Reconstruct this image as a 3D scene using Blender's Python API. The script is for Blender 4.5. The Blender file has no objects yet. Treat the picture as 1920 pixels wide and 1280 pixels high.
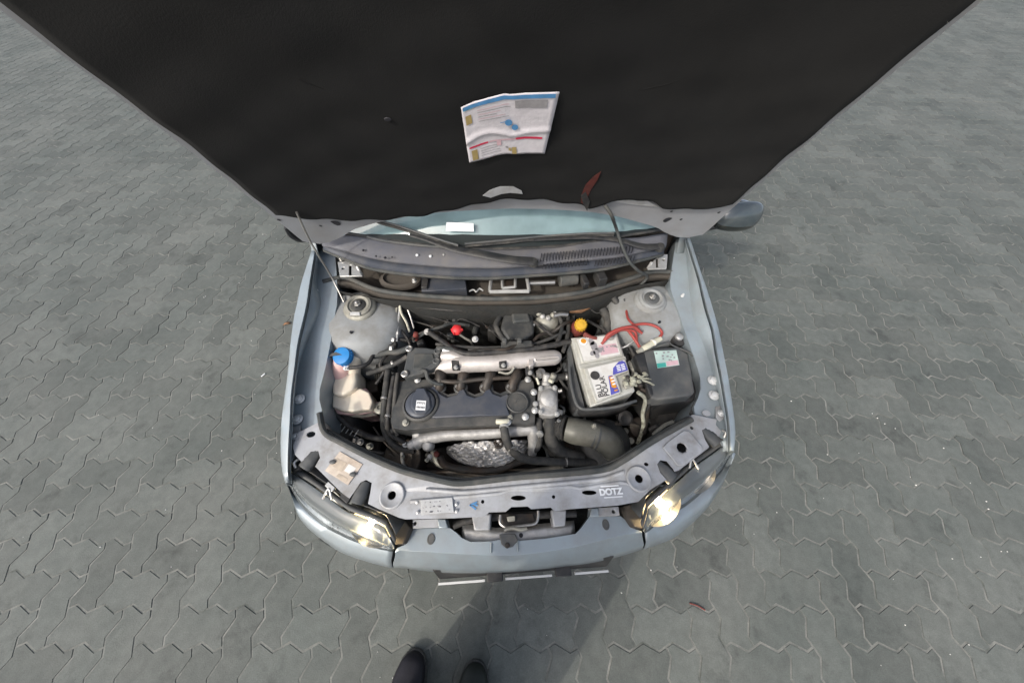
import bpy, bmesh, math, random
from mathutils import Vector, Matrix, Euler
from mathutils.geometry import tessellate_polygon
random.seed(7)
R = math.radians
scene = bpy.context.scene

# ------------------------------------------------------------------ camera
CAM_F, CAM_T, CAM_Z = 580.0, R(58), 1.60        # focal length in photo pixels, pitch below the horizon, height
cd = bpy.data.cameras.new('camera'); cam = bpy.data.objects.new('camera', cd)
scene.collection.objects.link(cam); scene.camera = cam
cd.sensor_fit = 'HORIZONTAL'; cd.sensor_width = 36; cd.lens = CAM_F/1920*36
cd.clip_start = 0.02; cd.clip_end = 3000
cam.location = (0, 0, CAM_Z); cam.rotation_euler = (R(90)-CAM_T, 0, 0)

# ------------------------------------------------------------------ sky, sun, exposure
SUN_EL = R(42); SUN_AZ = Vector((-0.69, -0.724, 0)).normalized()      # towards the sun: in front of the car, to the left
w = bpy.data.worlds.new('World'); scene.world = w; w.use_nodes = True
nt = w.node_tree; bg = nt.nodes['Background']
sky = nt.nodes.new('ShaderNodeTexSky'); sky.sky_type = 'NISHITA'; sky.sun_disc = False
sky.sun_elevation = SUN_EL; sky.sun_rotation = math.atan2(SUN_AZ.x, SUN_AZ.y)
sky.air_density = 1.0; sky.dust_density = 4.0; sky.ozone_density = 0.6
hs_ = nt.nodes.new('ShaderNodeHueSaturation'); hs_.inputs['Saturation'].default_value = 0.62      # a hazy, whitish sky
nt.links.new(sky.outputs[0], hs_.inputs['Color']); nt.links.new(hs_.outputs[0], bg.inputs[0]); bg.inputs[1].default_value = 0.15
sd = bpy.data.lights.new('sun', 'SUN'); sun = bpy.data.objects.new('sun', sd); scene.collection.objects.link(sun)
sd.energy = 1.1; sd.angle = R(1.6); sd.color = (1.0, 0.95, 0.86)
S_DIR = Vector((SUN_AZ.x*math.cos(SUN_EL), SUN_AZ.y*math.cos(SUN_EL), math.sin(SUN_EL)))
sun.rotation_euler = S_DIR.to_track_quat('Z', 'Y').to_euler()
scene.view_settings.view_transform = 'Standard'; scene.view_settings.look = 'None'
scene.view_settings.exposure = 0.68; scene.view_settings.gamma = 1
scene.view_settings.use_curve_mapping = False
cy = scene.cycles; cy.max_bounces = 5; cy.diffuse_bounces = 2; cy.glossy_bounces = 3; cy.transmission_bounces = 4; cy.transparent_max_bounces = 8; cy.caustics_reflective = False; cy.caustics_refractive = False; cy.sample_clamp_indirect = 6.0

# ------------------------------------------------------------------ measuring helpers
CT, ST = math.cos(CAM_T), math.sin(CAM_T)
def ray(px, py):
    x = (px-960)/CAM_F; v = (640-py)/CAM_F
    return Vector((x, CT+ST*v, -ST+CT*v))
def P(px, py, z):                       # the world point at height z that the photo shows at this pixel
    d = ray(px, py); t = (z-CAM_Z)/d.z
    return Vector((d.x*t, d.y*t, z))
def C(pts, z):                          # a polyline of such points; z a number, a list, or carried by the points
    out = []
    for i, p in enumerate(pts):
        zz = p[2] if len(p) > 2 else (z[i] if isinstance(z, (list, tuple)) else z)
        out.append(P(p[0], p[1], zz))
    return out
def px_of(v):
    d = v.y*CT+(CAM_Z-v.z)*ST; u = v.y*ST-(CAM_Z-v.z)*CT
    return 960+CAM_F*v.x/d, 640-CAM_F*u/d, d
def lerp(a, b, t): return a+(b-a)*t
def interp(tab, x):
    if x <= tab[0][0]: return tab[0][1]
    for (x0, y0), (x1, y1) in zip(tab, tab[1:]):
        if x <= x1: return y0+(y1-y0)*(x-x0)/(x1-x0)
    return tab[-1][1]
def resample(pts, n):
    pts = [Vector(p) for p in pts]
    L = [0]
    for a, b in zip(pts, pts[1:]): L.append(L[-1]+(b-a).length)
    out = []
    for i in range(n):
        d = L[-1]*i/(n-1); k = 0
        while k < len(L)-2 and L[k+1] < d: k += 1
        s = (d-L[k])/max(L[k+1]-L[k], 1e-9)
        out.append(pts[k].lerp(pts[k+1], s))
    return out
def smooth_path(pts, sub=5):            # Catmull-Rom
    pts = [Vector(p) for p in pts]
    if len(pts) < 3: return pts
    q = [2*pts[0]-pts[1]]+pts+[2*pts[-1]-pts[-2]]; out = []
    for i in range(1, len(q)-2):
        a, b, c, d = q[i-1:i+3]
        for k in range(sub):
            t = k/sub
            out.append(0.5*((2*b)+(c-a)*t+(2*a-5*b+4*c-d)*t*t+(-a+3*b-3*c+d)*t**3))
    return out+[pts[-1]]

# ------------------------------------------------------------------ materials
MATS = {}
def mat(name, col, rough=0.5, metal=0.0, var=0.12, scale=30.0, bump=0.15, bscale=120.0, dirt=None, damt=0.0, dscale=14.0,
        coat=0.0, trans=0.0, emit=None, estr=0.0, ior=1.45, alpha=1.0, bdist=0.002, stretch=None):
    if name in MATS: return MATS[name]
    m = bpy.data.materials.new(name); m.use_nodes = True; t = m.node_tree; N = t.nodes; L = t.links
    b = N['Principled BSDF']
    b.inputs['Roughness'].default_value = rough; b.inputs['Metallic'].default_value = metal
    b.inputs['Coat Weight'].default_value = coat; b.inputs['Coat Roughness'].default_value = 0.12
    b.inputs['Transmission Weight'].default_value = trans; b.inputs['IOR'].default_value = ior
    b.inputs['Alpha'].default_value = alpha
    g = N.new('ShaderNodeNewGeometry'); src = g.outputs['Position']
    if stretch:
        mp = N.new('ShaderNodeMapping'); mp.inputs['Scale'].default_value = stretch
        L.new(src, mp.inputs['Vector']); src = mp.outputs[0]
    def noise(sc, det=3, ro=0.6):
        n = N.new('ShaderNodeTexNoise'); n.inputs['Scale'].default_value = sc; n.inputs['Detail'].default_value = det
        n.inputs['Roughness'].default_value = ro; L.new(src, n.inputs['Vector']); return n
    n1 = noise(scale)
    rmp = N.new('ShaderNodeMapRange'); rmp.inputs[1].default_value = 0.25; rmp.inputs[2].default_value = 0.75
    rmp.inputs[3].default_value = 1-var; rmp.inputs[4].default_value = 1+var; L.new(n1.outputs['Fac'], rmp.inputs[0])
    mx = N.new('ShaderNodeVectorMath'); mx.operation = 'SCALE'; mx.inputs[0].default_value = col[:3]
    L.new(rmp.outputs[0], mx.inputs['Scale']); cur = mx.outputs[0]
    if dirt:
        n2 = noise(dscale, 4, 0.65)
        r2 = N.new('ShaderNodeMapRange'); r2.inputs[1].default_value = 0.42; r2.inputs[2].default_value = 0.72
        r2.inputs[3].default_value = 0; r2.inputs[4].default_value = damt; L.new(n2.outputs['Fac'], r2.inputs[0])
        mm = N.new('ShaderNodeMix'); mm.data_type = 'RGBA'; mm.inputs['B'].default_value = (*dirt, 1)
        L.new(r2.outputs[0], mm.inputs['Factor']); L.new(cur, mm.inputs['A']); cur = mm.outputs['Result']
        rr = N.new('ShaderNodeMapRange'); rr.inputs[3].default_value = rough; rr.inputs[4].default_value = min(1, rough+0.35)
        L.new(r2.outputs[0], rr.inputs[0]); L.new(rr.outputs[0], b.inputs['Roughness'])
    L.new(cur, b.inputs['Base Color'])
    if bump > 0:
        n3 = noise(bscale, 2, 0.6); bp = N.new('ShaderNodeBump'); bp.inputs['Strength'].default_value = bump
        bp.inputs['Distance'].default_value = bdist; L.new(n3.outputs['Fac'], bp.inputs['Height']); L.new(bp.outputs[0], b.inputs['Normal'])
    if emit:
        b.inputs['Emission Color'].default_value = (*emit, 1); b.inputs['Emission Strength'].default_value = estr
    MATS[name] = m; return m
DUST = (0.22, 0.20, 0.17); GRIME = (0.05, 0.045, 0.04)
mat('paint', (0.295, 0.345, 0.375), 0.32, 0.25, 0.06, 9, 0.03, 300, DUST, 0.34, 13, coat=0.6)
mat('tower_paint', (0.30, 0.315, 0.32), 0.6, 0.05, 0.08, 12, 0.06, 200, (0.17, 0.155, 0.13), 0.75, 9)
mat('bolt_bright', (0.72, 0.73, 0.73), 0.4, 0.3, 0.08, 40, 0.05, 200)
mat('brown_felt', (0.075, 0.066, 0.056), 0.85, 0, 0.2, 20, 0.3, 150, (0.12, 0.10, 0.08), 0.5, 14)
mat('stain', (0.085, 0.018, 0.014), 0.8, 0, 0.3, 40, 0.1, 200, (0.02, 0.015, 0.013), 0.6, 30)
mat('tan_faded', (0.50, 0.42, 0.33), 0.6, 0, 0.2, 60, 0.0)
mat('frit_reflection', (0.010, 0.016, 0.017), 0.75, 0, 0.1, 20, 0.0)
mat('paint_inner', (0.43, 0.44, 0.455), 0.45, 0.15, 0.08, 12, 0.05, 200, (0.20, 0.18, 0.15), 0.66, 16, coat=0.2)
mat('paint_hood_inner', (0.30, 0.31, 0.33), 0.5, 0.1, 0.06, 12, 0.05, 200, DUST, 0.3, 11)
mat('pad', (0.0042, 0.0044, 0.0047), 0.95, 0, 0.35, 7, 0.22, 420, (0.015, 0.0147, 0.014), 0.7, 3.2, bdist=0.002)
mat('black_plastic', (0.024, 0.025, 0.027), 0.5, 0, 0.2, 30, 0.1, 300, DUST, 0.22, 18)
mat('cowl_plastic', (0.125, 0.128, 0.145), 0.55, 0, 0.1, 20, 0.12, 350, DUST, 0.4, 12)
mat('grey_plastic', (0.075, 0.08, 0.082), 0.5, 0, 0.1, 25, 0.08, 300, DUST, 0.35, 16)
mat('cover_plastic', (0.046, 0.049, 0.050), 0.5, 0, 0.15, 25, 0.1, 280, DUST, 0.4, 16)
mat('cover_panel', (0.060, 0.068, 0.086), 0.42, 0, 0.1, 20, 0.05, 280, DUST, 0.25, 14)
mat('rubber', (0.033, 0.034, 0.034), 0.65, 0, 0.2, 40, 0.2, 200, DUST, 0.4, 22)
mat('seal_rubber', (0.05, 0.055, 0.055), 0.7, 0, 0.15, 40, 0.15, 200, DUST, 0.4, 14)
mat('dark_steel', (0.06, 0.055, 0.05), 0.55, 0.6, 0.3, 30, 0.3, 150, (0.10, 0.06, 0.035), 0.5, 18)
mat('steel', (0.45, 0.44, 0.42), 0.4, 0.85, 0.2, 40, 0.2, 160, DUST, 0.4, 25)
mat('zinc', (0.62, 0.62, 0.60), 0.38, 0.6, 0.1, 40, 0.1, 200, DUST, 0.3, 30)
mat('cast_alu', (0.50, 0.49, 0.47), 0.5, 0.45, 0.15, 30, 0.45, 190, GRIME, 0.4, 22, bdist=0.003)
mat('alu_beige', (0.58, 0.54, 0.51), 0.42, 0.4, 0.12, 22, 0.35, 170, DUST, 0.4, 18, bdist=0.002)
mat('foil', (0.78, 0.76, 0.73), 0.36, 0.6, 0.25, 30, 0.6, 45, (0.10, 0.09, 0.08), 0.6, 20, bdist=0.012)
mat('duct_plastic', (0.15, 0.148, 0.125), 0.45, 0.1, 0.15, 20, 0.15, 150, GRIME, 0.5, 18)
mat('brass_dirty', (0.36, 0.35, 0.30), 0.5, 0.3, 0.12, 20, 0.2, 150, GRIME, 0.4, 22)
mat('rust', (0.23, 0.12, 0.06), 0.8, 0.0, 0.3, 40, 0.4, 120, GRIME, 0.5, 25)
mat('cream_tank', (0.88, 0.80, 0.65), 0.4, 0, 0.05, 16, 0.05, 120, (0.75, 0.56, 0.46), 0.4, 14)
mat('pink_tank', (0.80, 0.52, 0.49), 0.4, 0, 0.08, 16, 0.05, 120, (0.45, 0.36, 0.28), 0.4, 16)
mat('blue_cap', (0.015, 0.22, 0.56), 0.4, 0, 0.08, 30, 0.05, 200, DUST, 0.15, 30)
mat('red_plastic', (0.62, 0.03, 0.035), 0.4, 0, 0.1, 40, 0.05, 200, GRIME, 0.2, 40)
mat('dull_red', (0.20, 0.045, 0.035), 0.6, 0, 0.15, 40, 0.05, 200, GRIME, 0.4, 40)
mat('yellow_cap', (0.62, 0.36, 0.03), 0.45, 0, 0.1, 40, 0.1, 200, GRIME, 0.25, 40)
mat('battery_case', (0.50, 0.50, 0.46), 0.5, 0, 0.06, 30, 0.06, 200, (0.25, 0.22, 0.16), 0.5, 24)
mat('white_label', (0.72, 0.71, 0.68), 0.45, 0, 0.05, 30, 0.04, 200, (0.40, 0.35, 0.28), 0.35, 22)
mat('plain_white', (0.85, 0.86, 0.87), 0.5, 0, 0.04, 30, 0.0)
mat('paper', (0.66, 0.63, 0.66), 0.6, 0, 0.06, 35, 0.25, 60, (0.45, 0.42, 0.45), 0.35, 26, bdist=0.004)
mat('print_blue', (0.09, 0.26, 0.50), 0.55, 0, 0.15, 60, 0.0)
mat('print_teal', (0.07, 0.42, 0.36), 0.5, 0, 0.1, 60, 0.0)
mat('print_red', (0.60, 0.03, 0.08), 0.55, 0, 0.15, 60, 0.0)
mat('print_pink', (0.62, 0.42, 0.46), 0.55, 0, 0.1, 60, 0.0)
mat('print_ochre', (0.38, 0.29, 0.12), 0.55, 0, 0.2, 80, 0.0)
mat('print_orange', (0.70, 0.30, 0.03), 0.5, 0, 0.15, 60, 0.0)
mat('print_violet', (0.10, 0.10, 0.42), 0.5, 0, 0.12, 60, 0.0)
mat('print_black', (0.02, 0.02, 0.025), 0.55, 0, 0.1, 60, 0.0)
mat('print_grey', (0.30, 0.29, 0.30), 0.55, 0, 0.2, 80, 0.0)
mat('mint_label', (0.50, 0.63, 0.58), 0.4, 0, 0.06, 50, 0.0)
mat('tan_label', (0.60, 0.52, 0.43), 0.6, 0, 0.10, 40, 0.15, 90, (0.32, 0.24, 0.18), 0.6, 30)
mat('cable_red', (0.36, 0.06, 0.05), 0.45, 0, 0.1, 40, 0.05, 200, GRIME, 0.3, 40)
mat('cable_black', (0.02, 0.02, 0.021), 0.55, 0, 0.2, 40, 0.1, 200, DUST, 0.35, 30)
mat('crust', (0.40, 0.40, 0.32), 0.85, 0, 0.35, 60, 0.9, 160, (0.12, 0.10, 0.07), 0.7, 50, bdist=0.004)
mat('clear_connector', (0.60, 0.58, 0.46), 0.35, 0, 0.1, 40, 0.05, 200, DUST, 0.3, 40)
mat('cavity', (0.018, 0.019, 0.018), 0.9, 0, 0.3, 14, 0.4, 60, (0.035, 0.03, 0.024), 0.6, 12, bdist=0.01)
mat('chrome', (0.80, 0.80, 0.80), 0.12, 1.0, 0.03, 20, 0.03, 60)
mat('reflector', (0.85, 0.80, 0.70), 0.30, 1.0, 0.03, 20, 0.04, 60)
mat('bulb', (1, 0.9, 0.7), 0.4, 0, 0, 20, 0, emit=(1.0, 0.76, 0.42), estr=380.0)
mat('tyre', (0.02, 0.02, 0.02), 0.85, 0, 0.2, 30, 0.3, 120, DUST, 0.3, 10)
mat('mirror_cap', (0.012, 0.017, 0.016), 0.22, 0.0, 0.08, 20, 0.03, 200, DUST, 0.15, 20, coat=0.6)
mat('mirror_top', (0.055, 0.072, 0.082), 0.16, 0.1, 0.06, 20, 0.02, 200, DUST, 0.15, 20, coat=0.8)
mat('dash', (0.05, 0.055, 0.055), 0.7, 0, 0.1, 20, 0.1, 200)
mat('seat_cloth', (0.06, 0.065, 0.07), 0.9, 0, 0.2, 20, 0.2, 200)
mat('shoe', (0.012, 0.011, 0.016), 0.6, 0, 0.2, 30, 0.2, 200)
mat('shoe_green', (0.016, 0.020, 0.017), 0.6, 0, 0.2, 30, 0.2, 200)
mat('sock', (0.30, 0.28, 0.29), 0.9, 0, 0.1, 60, 0.3, 400)
mat('trousers', (0.03, 0.032, 0.04), 0.9, 0, 0.2, 30, 0.3, 300)
mat('jacket', (0.05, 0.055, 0.06), 0.9, 0, 0.2, 30, 0.3, 300)
mat('skin', (0.42, 0.25, 0.17), 0.5, 0, 0.06, 30, 0.05, 300)
mat('hair', (0.02, 0.015, 0.012), 0.6, 0, 0.3, 60, 0.5, 300)
mat('plate_white', (0.70, 0.70, 0.68), 0.35, 0, 0.04, 30, 0.0)

def glass_mat(name, tint, film, film_amt, refl_rough=0.02, ior=1.5, glow=0.0):
    m = bpy.data.materials.new(name); m.use_nodes = True; t = m.node_tree; N = t.nodes; L = t.links
    out = N['Material Output']; N.remove(N['Principled BSDF'])
    tr = N.new('ShaderNodeBsdfTransparent'); tr.inputs[0].default_value = (*tint, 1)
    df = N.new('ShaderNodeBsdfDiffuse'); df.inputs[0].default_value = (*film, 1)
    if glow:                                      # scuffed plastic also passes scattered light
        tl = N.new('ShaderNodeBsdfTranslucent'); tl.inputs[0].default_value = (*film, 1)
        mg = N.new('ShaderNodeMixShader'); mg.inputs[0].default_value = glow; L.new(df.outputs[0], mg.inputs[1]); L.new(tl.outputs[0], mg.inputs[2]); df = mg
    gl = N.new('ShaderNodeBsdfGlossy'); gl.inputs['Roughness'].default_value = refl_rough
    fr = N.new('ShaderNodeFresnel'); fr.inputs[0].default_value = ior
    g = N.new('ShaderNodeNewGeometry')
    n = N.new('ShaderNodeTexNoise'); n.inputs['Scale'].default_value = 6; n.inputs['Detail'].default_value = 6
    L.new(g.outputs['Position'], n.inputs['Vector'])
    mr = N.new('ShaderNodeMapRange'); mr.inputs[1].default_value = 0.3; mr.inputs[2].default_value = 0.7
    mr.inputs[3].default_value = film_amt*0.7; mr.inputs[4].default_value = film_amt*1.2; L.new(n.outputs['Fac'], mr.inputs[0])
    m1 = N.new('ShaderNodeMixShader'); L.new(mr.outputs[0], m1.inputs[0]); L.new(tr.outputs[0], m1.inputs[1]); L.new(df.outputs[0], m1.inputs[2])
    m2 = N.new('ShaderNodeMixShader'); L.new(fr.outputs[0], m2.inputs[0]); L.new(m1.outputs[0], m2.inputs[1]); L.new(gl.outputs[0], m2.inputs[2])
    L.new(m2.outputs[0], out.inputs['Surface']); MATS[name] = m; return m
glass_mat('windscreen', (0.62, 0.80, 0.80), (0.42, 0.60, 0.62), 0.55, 0.03, 1.75)  # the teal film colour paints the sky's reflection onto the glass
glass_mat('window', (0.25, 0.32, 0.32), (0.10, 0.12, 0.12), 0.15, 0.02, 1.6)
glass_mat('lens', (0.84, 0.86, 0.87), (0.50, 0.55, 0.57), 0.46, 0.05, 1.5, 0.5)

# ------------------------------------------------------------------ mesh builder
class MB:
    def __init__(s): s.v = []; s.f = []
    def add(s, v, f):
        o = len(s.v); s.v += [Vector(p) for p in v]; s.f += [tuple(i+o for i in q) for q in f]; return s
    def box(s, c, size, rz=0.0, taper=1.0, rot=None):
        m = (rot.to_matrix() if rot else Matrix.Rotation(rz, 3, 'Z')); c = Vector(c); a, b, h = [q/2 for q in size]
        vs = []
        for z, k in ((-h, 1.0), (h, taper)):
            for x, y in ((-a, -b), (a, -b), (a, b), (-a, b)): vs.append(c+m @ Vector((x*k, y*k, z)))
        return s.add(vs, [(3, 2, 1, 0), (4, 5, 6, 7), (0, 1, 5, 4), (1, 2, 6, 5), (2, 3, 7, 6), (3, 0, 4, 7)])
    def prism(s, top, drop, holes=(), scale_bottom=1.0):
        """plate: outline (list of points) with holes, extruded down by drop (number or vector)"""
        dv = drop if isinstance(drop, Vector) else Vector((0, 0, -drop))
        loops = [[Vector(p) for p in top]]+[[Vector(p) for p in h] for h in holes]
        flat = [p for l in loops for p in l]
        tris = tessellate_polygon([[(p.x, p.y, 0) for p in l] for l in loops])
        n = len(flat); cen = sum(loops[0], Vector())/len(loops[0])
        low = [cen+(p-cen)*scale_bottom+dv for p in flat]
        f = []
        for t in tris:
            a, b, c = [flat[i] for i in t]
            t = tuple(t) if (b-a).cross(c-a).z > 0 else tuple(reversed(t))
            f.append(t); f.append(tuple(i+n for i in reversed(t)))
        o = 0
        for l in loops:
            k = len(l)
            for i in range(k): f.append((o+i, o+i+n, o+(i+1) % k+n, o+(i+1) % k))
            o += k
        return s.add(flat+low, f)
    def loft(s, curves, n=None, closed=False):
        if n: curves = [resample(c, n) for c in curves]
        k = len(curves[0]); v = [p for c in curves for p in c]; f = []
        for i in range(len(curves)-1):
            for j in range(k if closed else k-1):
                j2 = (j+1) % k; f.append((i*k+j, i*k+j2, (i+1)*k+j2, (i+1)*k+j))
        return s.add(v, f)
    def tube(s, path, r, seg=10, sub=5, cap=True, flat=1.0, ribs=None):
        pts = smooth_path(path, sub) if sub > 1 else [Vector(p) for p in path]
        n = len(pts); rs = r if isinstance(r, (list, tuple)) else None
        v = []; prev = None
        for i, p in enumerate(pts):
            t = (pts[min(i+1, n-1)]-pts[max(i-1, 0)]).normalized()
            if prev is None:
                up = Vector((0, 0, 1)) if abs(t.z) < 0.9 else Vector((1, 0, 0))
                a = t.cross(up).normalized()
            else:
                a = (prev-t*prev.dot(t)).normalized()
            prev = a; b = t.cross(a)
            u = i/(n-1)
            rr = (interp([(k/(len(rs)-1), q) for k, q in enumerate(rs)], u) if rs else r)
            if ribs: rr *= 1+(ribs[0] if i % 2 else -ribs[0])
            for k in range(seg):
                an = 2*math.pi*k/seg
                v.append(p+a*math.cos(an)*rr+b*math.sin(an)*rr*flat)
        f = []
        for i in range(n-1):
            for k in range(seg):
                k2 = (k+1) % seg; f.append((i*seg+k, i*seg+k2, (i+1)*seg+k2, (i+1)*seg+k))
        if cap: f.append(tuple(range(seg-1, -1, -1))); f.append(tuple((n-1)*seg+k for k in range(seg)))
        return s.add(v, f)
    def lathe(s, c, prof, seg=24, axis=(0, 0, 1), sx=1.0, sy=1.0):
        """prof: (radius, height) along axis"""
        q = Vector((0, 0, 1)).rotation_difference(Vector(axis).normalized()); c = Vector(c); v = []
        for r, h in prof:
            for k in range(seg):
                an = 2*math.pi*k/seg; v.append(c+q @ Vector((r*math.cos(an)*sx, r*math.sin(an)*sy, h)))
        f = []; n = len(prof)
        for i in range(n-1):
            for k in range(seg):
                k2 = (k+1) % seg; f.append((i*seg+k, i*seg+k2, (i+1)*seg+k2, (i+1)*seg+k))
        f.append(tuple(range(seg-1, -1, -1))); f.append(tuple((n-1)*seg+k for k in range(seg)))
        return s.add(v, f)
    def bolt(s, c, r=0.007, h=0.006, axis=(0, 0, 1)):
        s.lathe(c, [(r*1.5, 0), (r*1.5, h*0.3), (r*1.45, h*0.34)], 14, axis)
        return s.lathe(Vector(c)+Vector(axis).normalized()*h*0.34, [(r, 0), (r, h), (r*0.8, h*1.15)], 6, axis)
    def mesh(s, name, sharp=38, recalc=True):
        me = bpy.data.meshes.new(name); cen = sum(s.v, Vector())/len(s.v)
        me.from_pydata([p-cen for p in s.v], [], s.f)
        bm = bmesh.new(); bm.from_mesh(me)
        bmesh.ops.remove_doubles(bm, verts=bm.verts, dist=1e-6)
        if recalc: bmesh.ops.recalc_face_normals(bm, faces=bm.faces)
        bm.to_mesh(me); bm.free()
        for p in me.polygons: p.use_smooth = True
        me.set_sharp_from_angle(angle=R(sharp))
        return me, cen
    def build(s, name, material, parent=None, bevel=0.0, sub=0, solid=0.0, sharp=38, seg=2):
        me, cen = s.mesh(name, sharp)
        o = bpy.data.objects.new(name, me); scene.collection.objects.link(o)
        me.materials.append(MATS[material] if isinstance(material, str) else material)
        if parent is not None:
            o.parent = parent; o.location = cen-WORLD[parent.name]
        else: o.location = cen
        WORLD[o.name] = cen
        if solid:
            md = o.modifiers.new('solid', 'SOLIDIFY'); md.thickness = solid; md.offset = -1
        if bevel:
            md = o.modifiers.new('bevel', 'BEVEL'); md.width = bevel; md.segments = seg; md.limit_method = 'ANGLE'; md.angle_limit = R(35)
        if sub:
            md = o.modifiers.new('sub', 'SUBSURF'); md.levels = sub; md.render_levels = sub
        return o
WORLD = {}
def thing(name, label, cat, loc, group=None):
    o = bpy.data.objects.new(name, None); scene.collection.objects.link(o); o.empty_display_size = 0.05
    o.location = loc; WORLD[o.name] = Vector(loc); o['label'] = label; o['category'] = cat
    if group: o['group'] = group
    return o
def tag(o, label, cat, group=None):
    o['label'] = label; o['category'] = cat
    if group: o['group'] = group
    return o
def circle(c, r, n=16, ry=None, rot=0.0):
    c = Vector(c); ry = ry or r; out = []
    for k in range(n):
        a = 2*math.pi*k/n; x, y = r*math.cos(a), ry*math.sin(a)
        out.append(c+Vector((x*math.cos(rot)-y*math.sin(rot), x*math.sin(rot)+y*math.cos(rot), 0)))
    return out
def text_mesh(name, string, origin, xdir, updir, height, material, parent, width=None, bold=0.0):
    cu = bpy.data.curves.new(name, 'FONT'); cu.body = string; cu.size = 1.0; cu.align_x = 'CENTER'; cu.align_y = 'CENTER'
    cu.offset = bold; cu.extrude = 0.0
    tmp = bpy.data.objects.new('tmp', cu); scene.collection.objects.link(tmp)
    dg = bpy.context.evaluated_depsgraph_get(); me = bpy.data.meshes.new_from_object(tmp.evaluated_get(dg))
    bpy.data.objects.remove(tmp); bpy.data.curves.remove(cu)
    xs = [v.co.x for v in me.vertices]; ys = [v.co.y for v in me.vertices]
    hx = max(xs)-min(xs); hy = max(ys)-min(ys); mxx = (max(xs)+min(xs))/2; my = (max(ys)+min(ys))/2
    X = Vector(xdir).normalized(); U = Vector(updir).normalized(); o3 = Vector(origin)
    kx = (width/hx) if width else height/hy
    mb = MB(); nv = [X*((v.co.x-mxx)*kx)+U*((v.co.y-my)*height/hy)+o3 for v in me.vertices]
    mb.add(nv, [tuple(p.vertices) for p in me.polygons]); bpy.data.meshes.remove(me)
    return mb.build(name, material, parent)

# ================================================================== the ground: sand bed and zig-zag interlocking pavers
def ground_mat(name, colA, colB, rough, island):
    m = bpy.data.materials.new(name); m.use_nodes = True; t = m.node_tree; N = t.nodes; L = t.links; b = N['Principled BSDF']
    b.inputs['Roughness'].default_value = rough; b.inputs['Specular IOR Level'].default_value = 0.4
    g = N.new('ShaderNodeNewGeometry')
    def noise(s, d=5, r=0.65):
        n = N.new('ShaderNodeTexNoise'); n.inputs['Scale'].default_value = s; n.inputs['Detail'].default_value = d
        n.inputs['Roughness'].default_value = r; L.new(g.outputs['Position'], n.inputs['Vector']); return n
    big = noise(1.7 if island else 11.0, 4); fine = noise(220, 3); mid = noise(26, 6)
    mx = N.new('ShaderNodeMix'); mx.data_type = 'RGBA'; mx.inputs['A'].default_value = (*colA, 1); mx.inputs['B'].default_value = (*colB, 1)
    mr = N.new('ShaderNodeMapRange'); mr.inputs[1].default_value = 0.35; mr.inputs[2].default_value = 0.65; L.new(big.outputs['Fac'], mr.inputs[0])
    L.new(mr.outputs[0], mx.inputs['Factor'])
    def rng(src, lo, hi, a=0.3, c=0.7):
        q = N.new('ShaderNodeMapRange'); q.inputs[1].default_value = a; q.inputs[2].default_value = c
        q.inputs[3].default_value = lo; q.inputs[4].default_value = hi; L.new(src, q.inputs[0]); return q.outputs[0]
    def mul(a, c):
        q = N.new('ShaderNodeMath'); q.operation = 'MULTIPLY'; L.new(a, q.inputs[0]); L.new(c, q.inputs[1]); return q.outputs[0]
    k = mul(rng(fine.outputs['Fac'], 0.86, 1.14), rng(mid.outputs['Fac'], 0.84, 1.14))
    if island:
        oi = N.new('ShaderNodeObjectInfo')
        ad = N.new('ShaderNodeMath'); ad.operation = 'ADD'; L.new(oi.outputs['Random'], ad.inputs[0]); L.new(g.outputs['Random Per Island'], ad.inputs[1])
        fr = N.new('ShaderNodeMath'); fr.operation = 'FRACT'; L.new(ad.outputs[0], fr.inputs[0])
        k = mul(k, rng(fr.outputs[0], 0.86, 1.14, 0, 1))
        st = noise(5.5, 5, 0.7); k = mul(k, rng(st.outputs['Fac'], 0.62, 1.0, 0.30, 0.44))      # oil and damp stains
    sc = N.new('ShaderNodeVectorMath'); sc.operation = 'SCALE'; L.new(mx.outputs['Result'], sc.inputs[0]); L.new(k, sc.inputs['Scale'])
    L.new(sc.outputs[0], b.inputs['Base Color'])
    bp = N.new('ShaderNodeBump'); bp.inputs['Strength'].default_value = 0.35; bp.inputs['Distance'].default_value = 0.002
    L.new(fine.outputs['Fac'], bp.inputs['Height']); L.new(bp.outputs[0], b.inputs['Normal'])
    MATS[name] = m
ground_mat('paver', (0.094, 0.105, 0.096), (0.126, 0.134, 0.122), 0.74, True)
ground_mat('joint_sand', (0.225, 0.225, 0.205), (0.105, 0.113, 0.102), 0.9, False)
UN = 0.1115                                       # half a paver; a paver is 2 x 1 units
g = MB(); g.add([(-60, -40, -0.0013), (60, -40, -0.0013), (60, 60, -0.0013), (-60, 60, -0.0013)], [(0, 1, 2, 3)])
ground = g.build('ground', 'joint_sand'); ground['kind'] = 'structure'
def wave(t):                                      # zig-zag shared by both neighbours of an edge
    return interp([(0, 0), (0.25, 0.115), (0.75, -0.115), (1, 0)], t)
def paver_outline(wu, hu):
    p = []
    ts = (0, 0.25, 0.75)
    for i in range(wu):
        for t in ts: p.append((i+t, wave(t)))
    for j in range(hu):
        for t in ts: p.append((wu-wave(t), j+t))
    for i in range(wu, 0, -1):
        for t in ts: p.append((i-t, hu+wave(1-t)))
    for j in range(hu, 0, -1):
        for t in ts: p.append((-wave(1-t), j-t))
    return [Vector((x*UN, y*UN)) for x, y in p]
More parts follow.
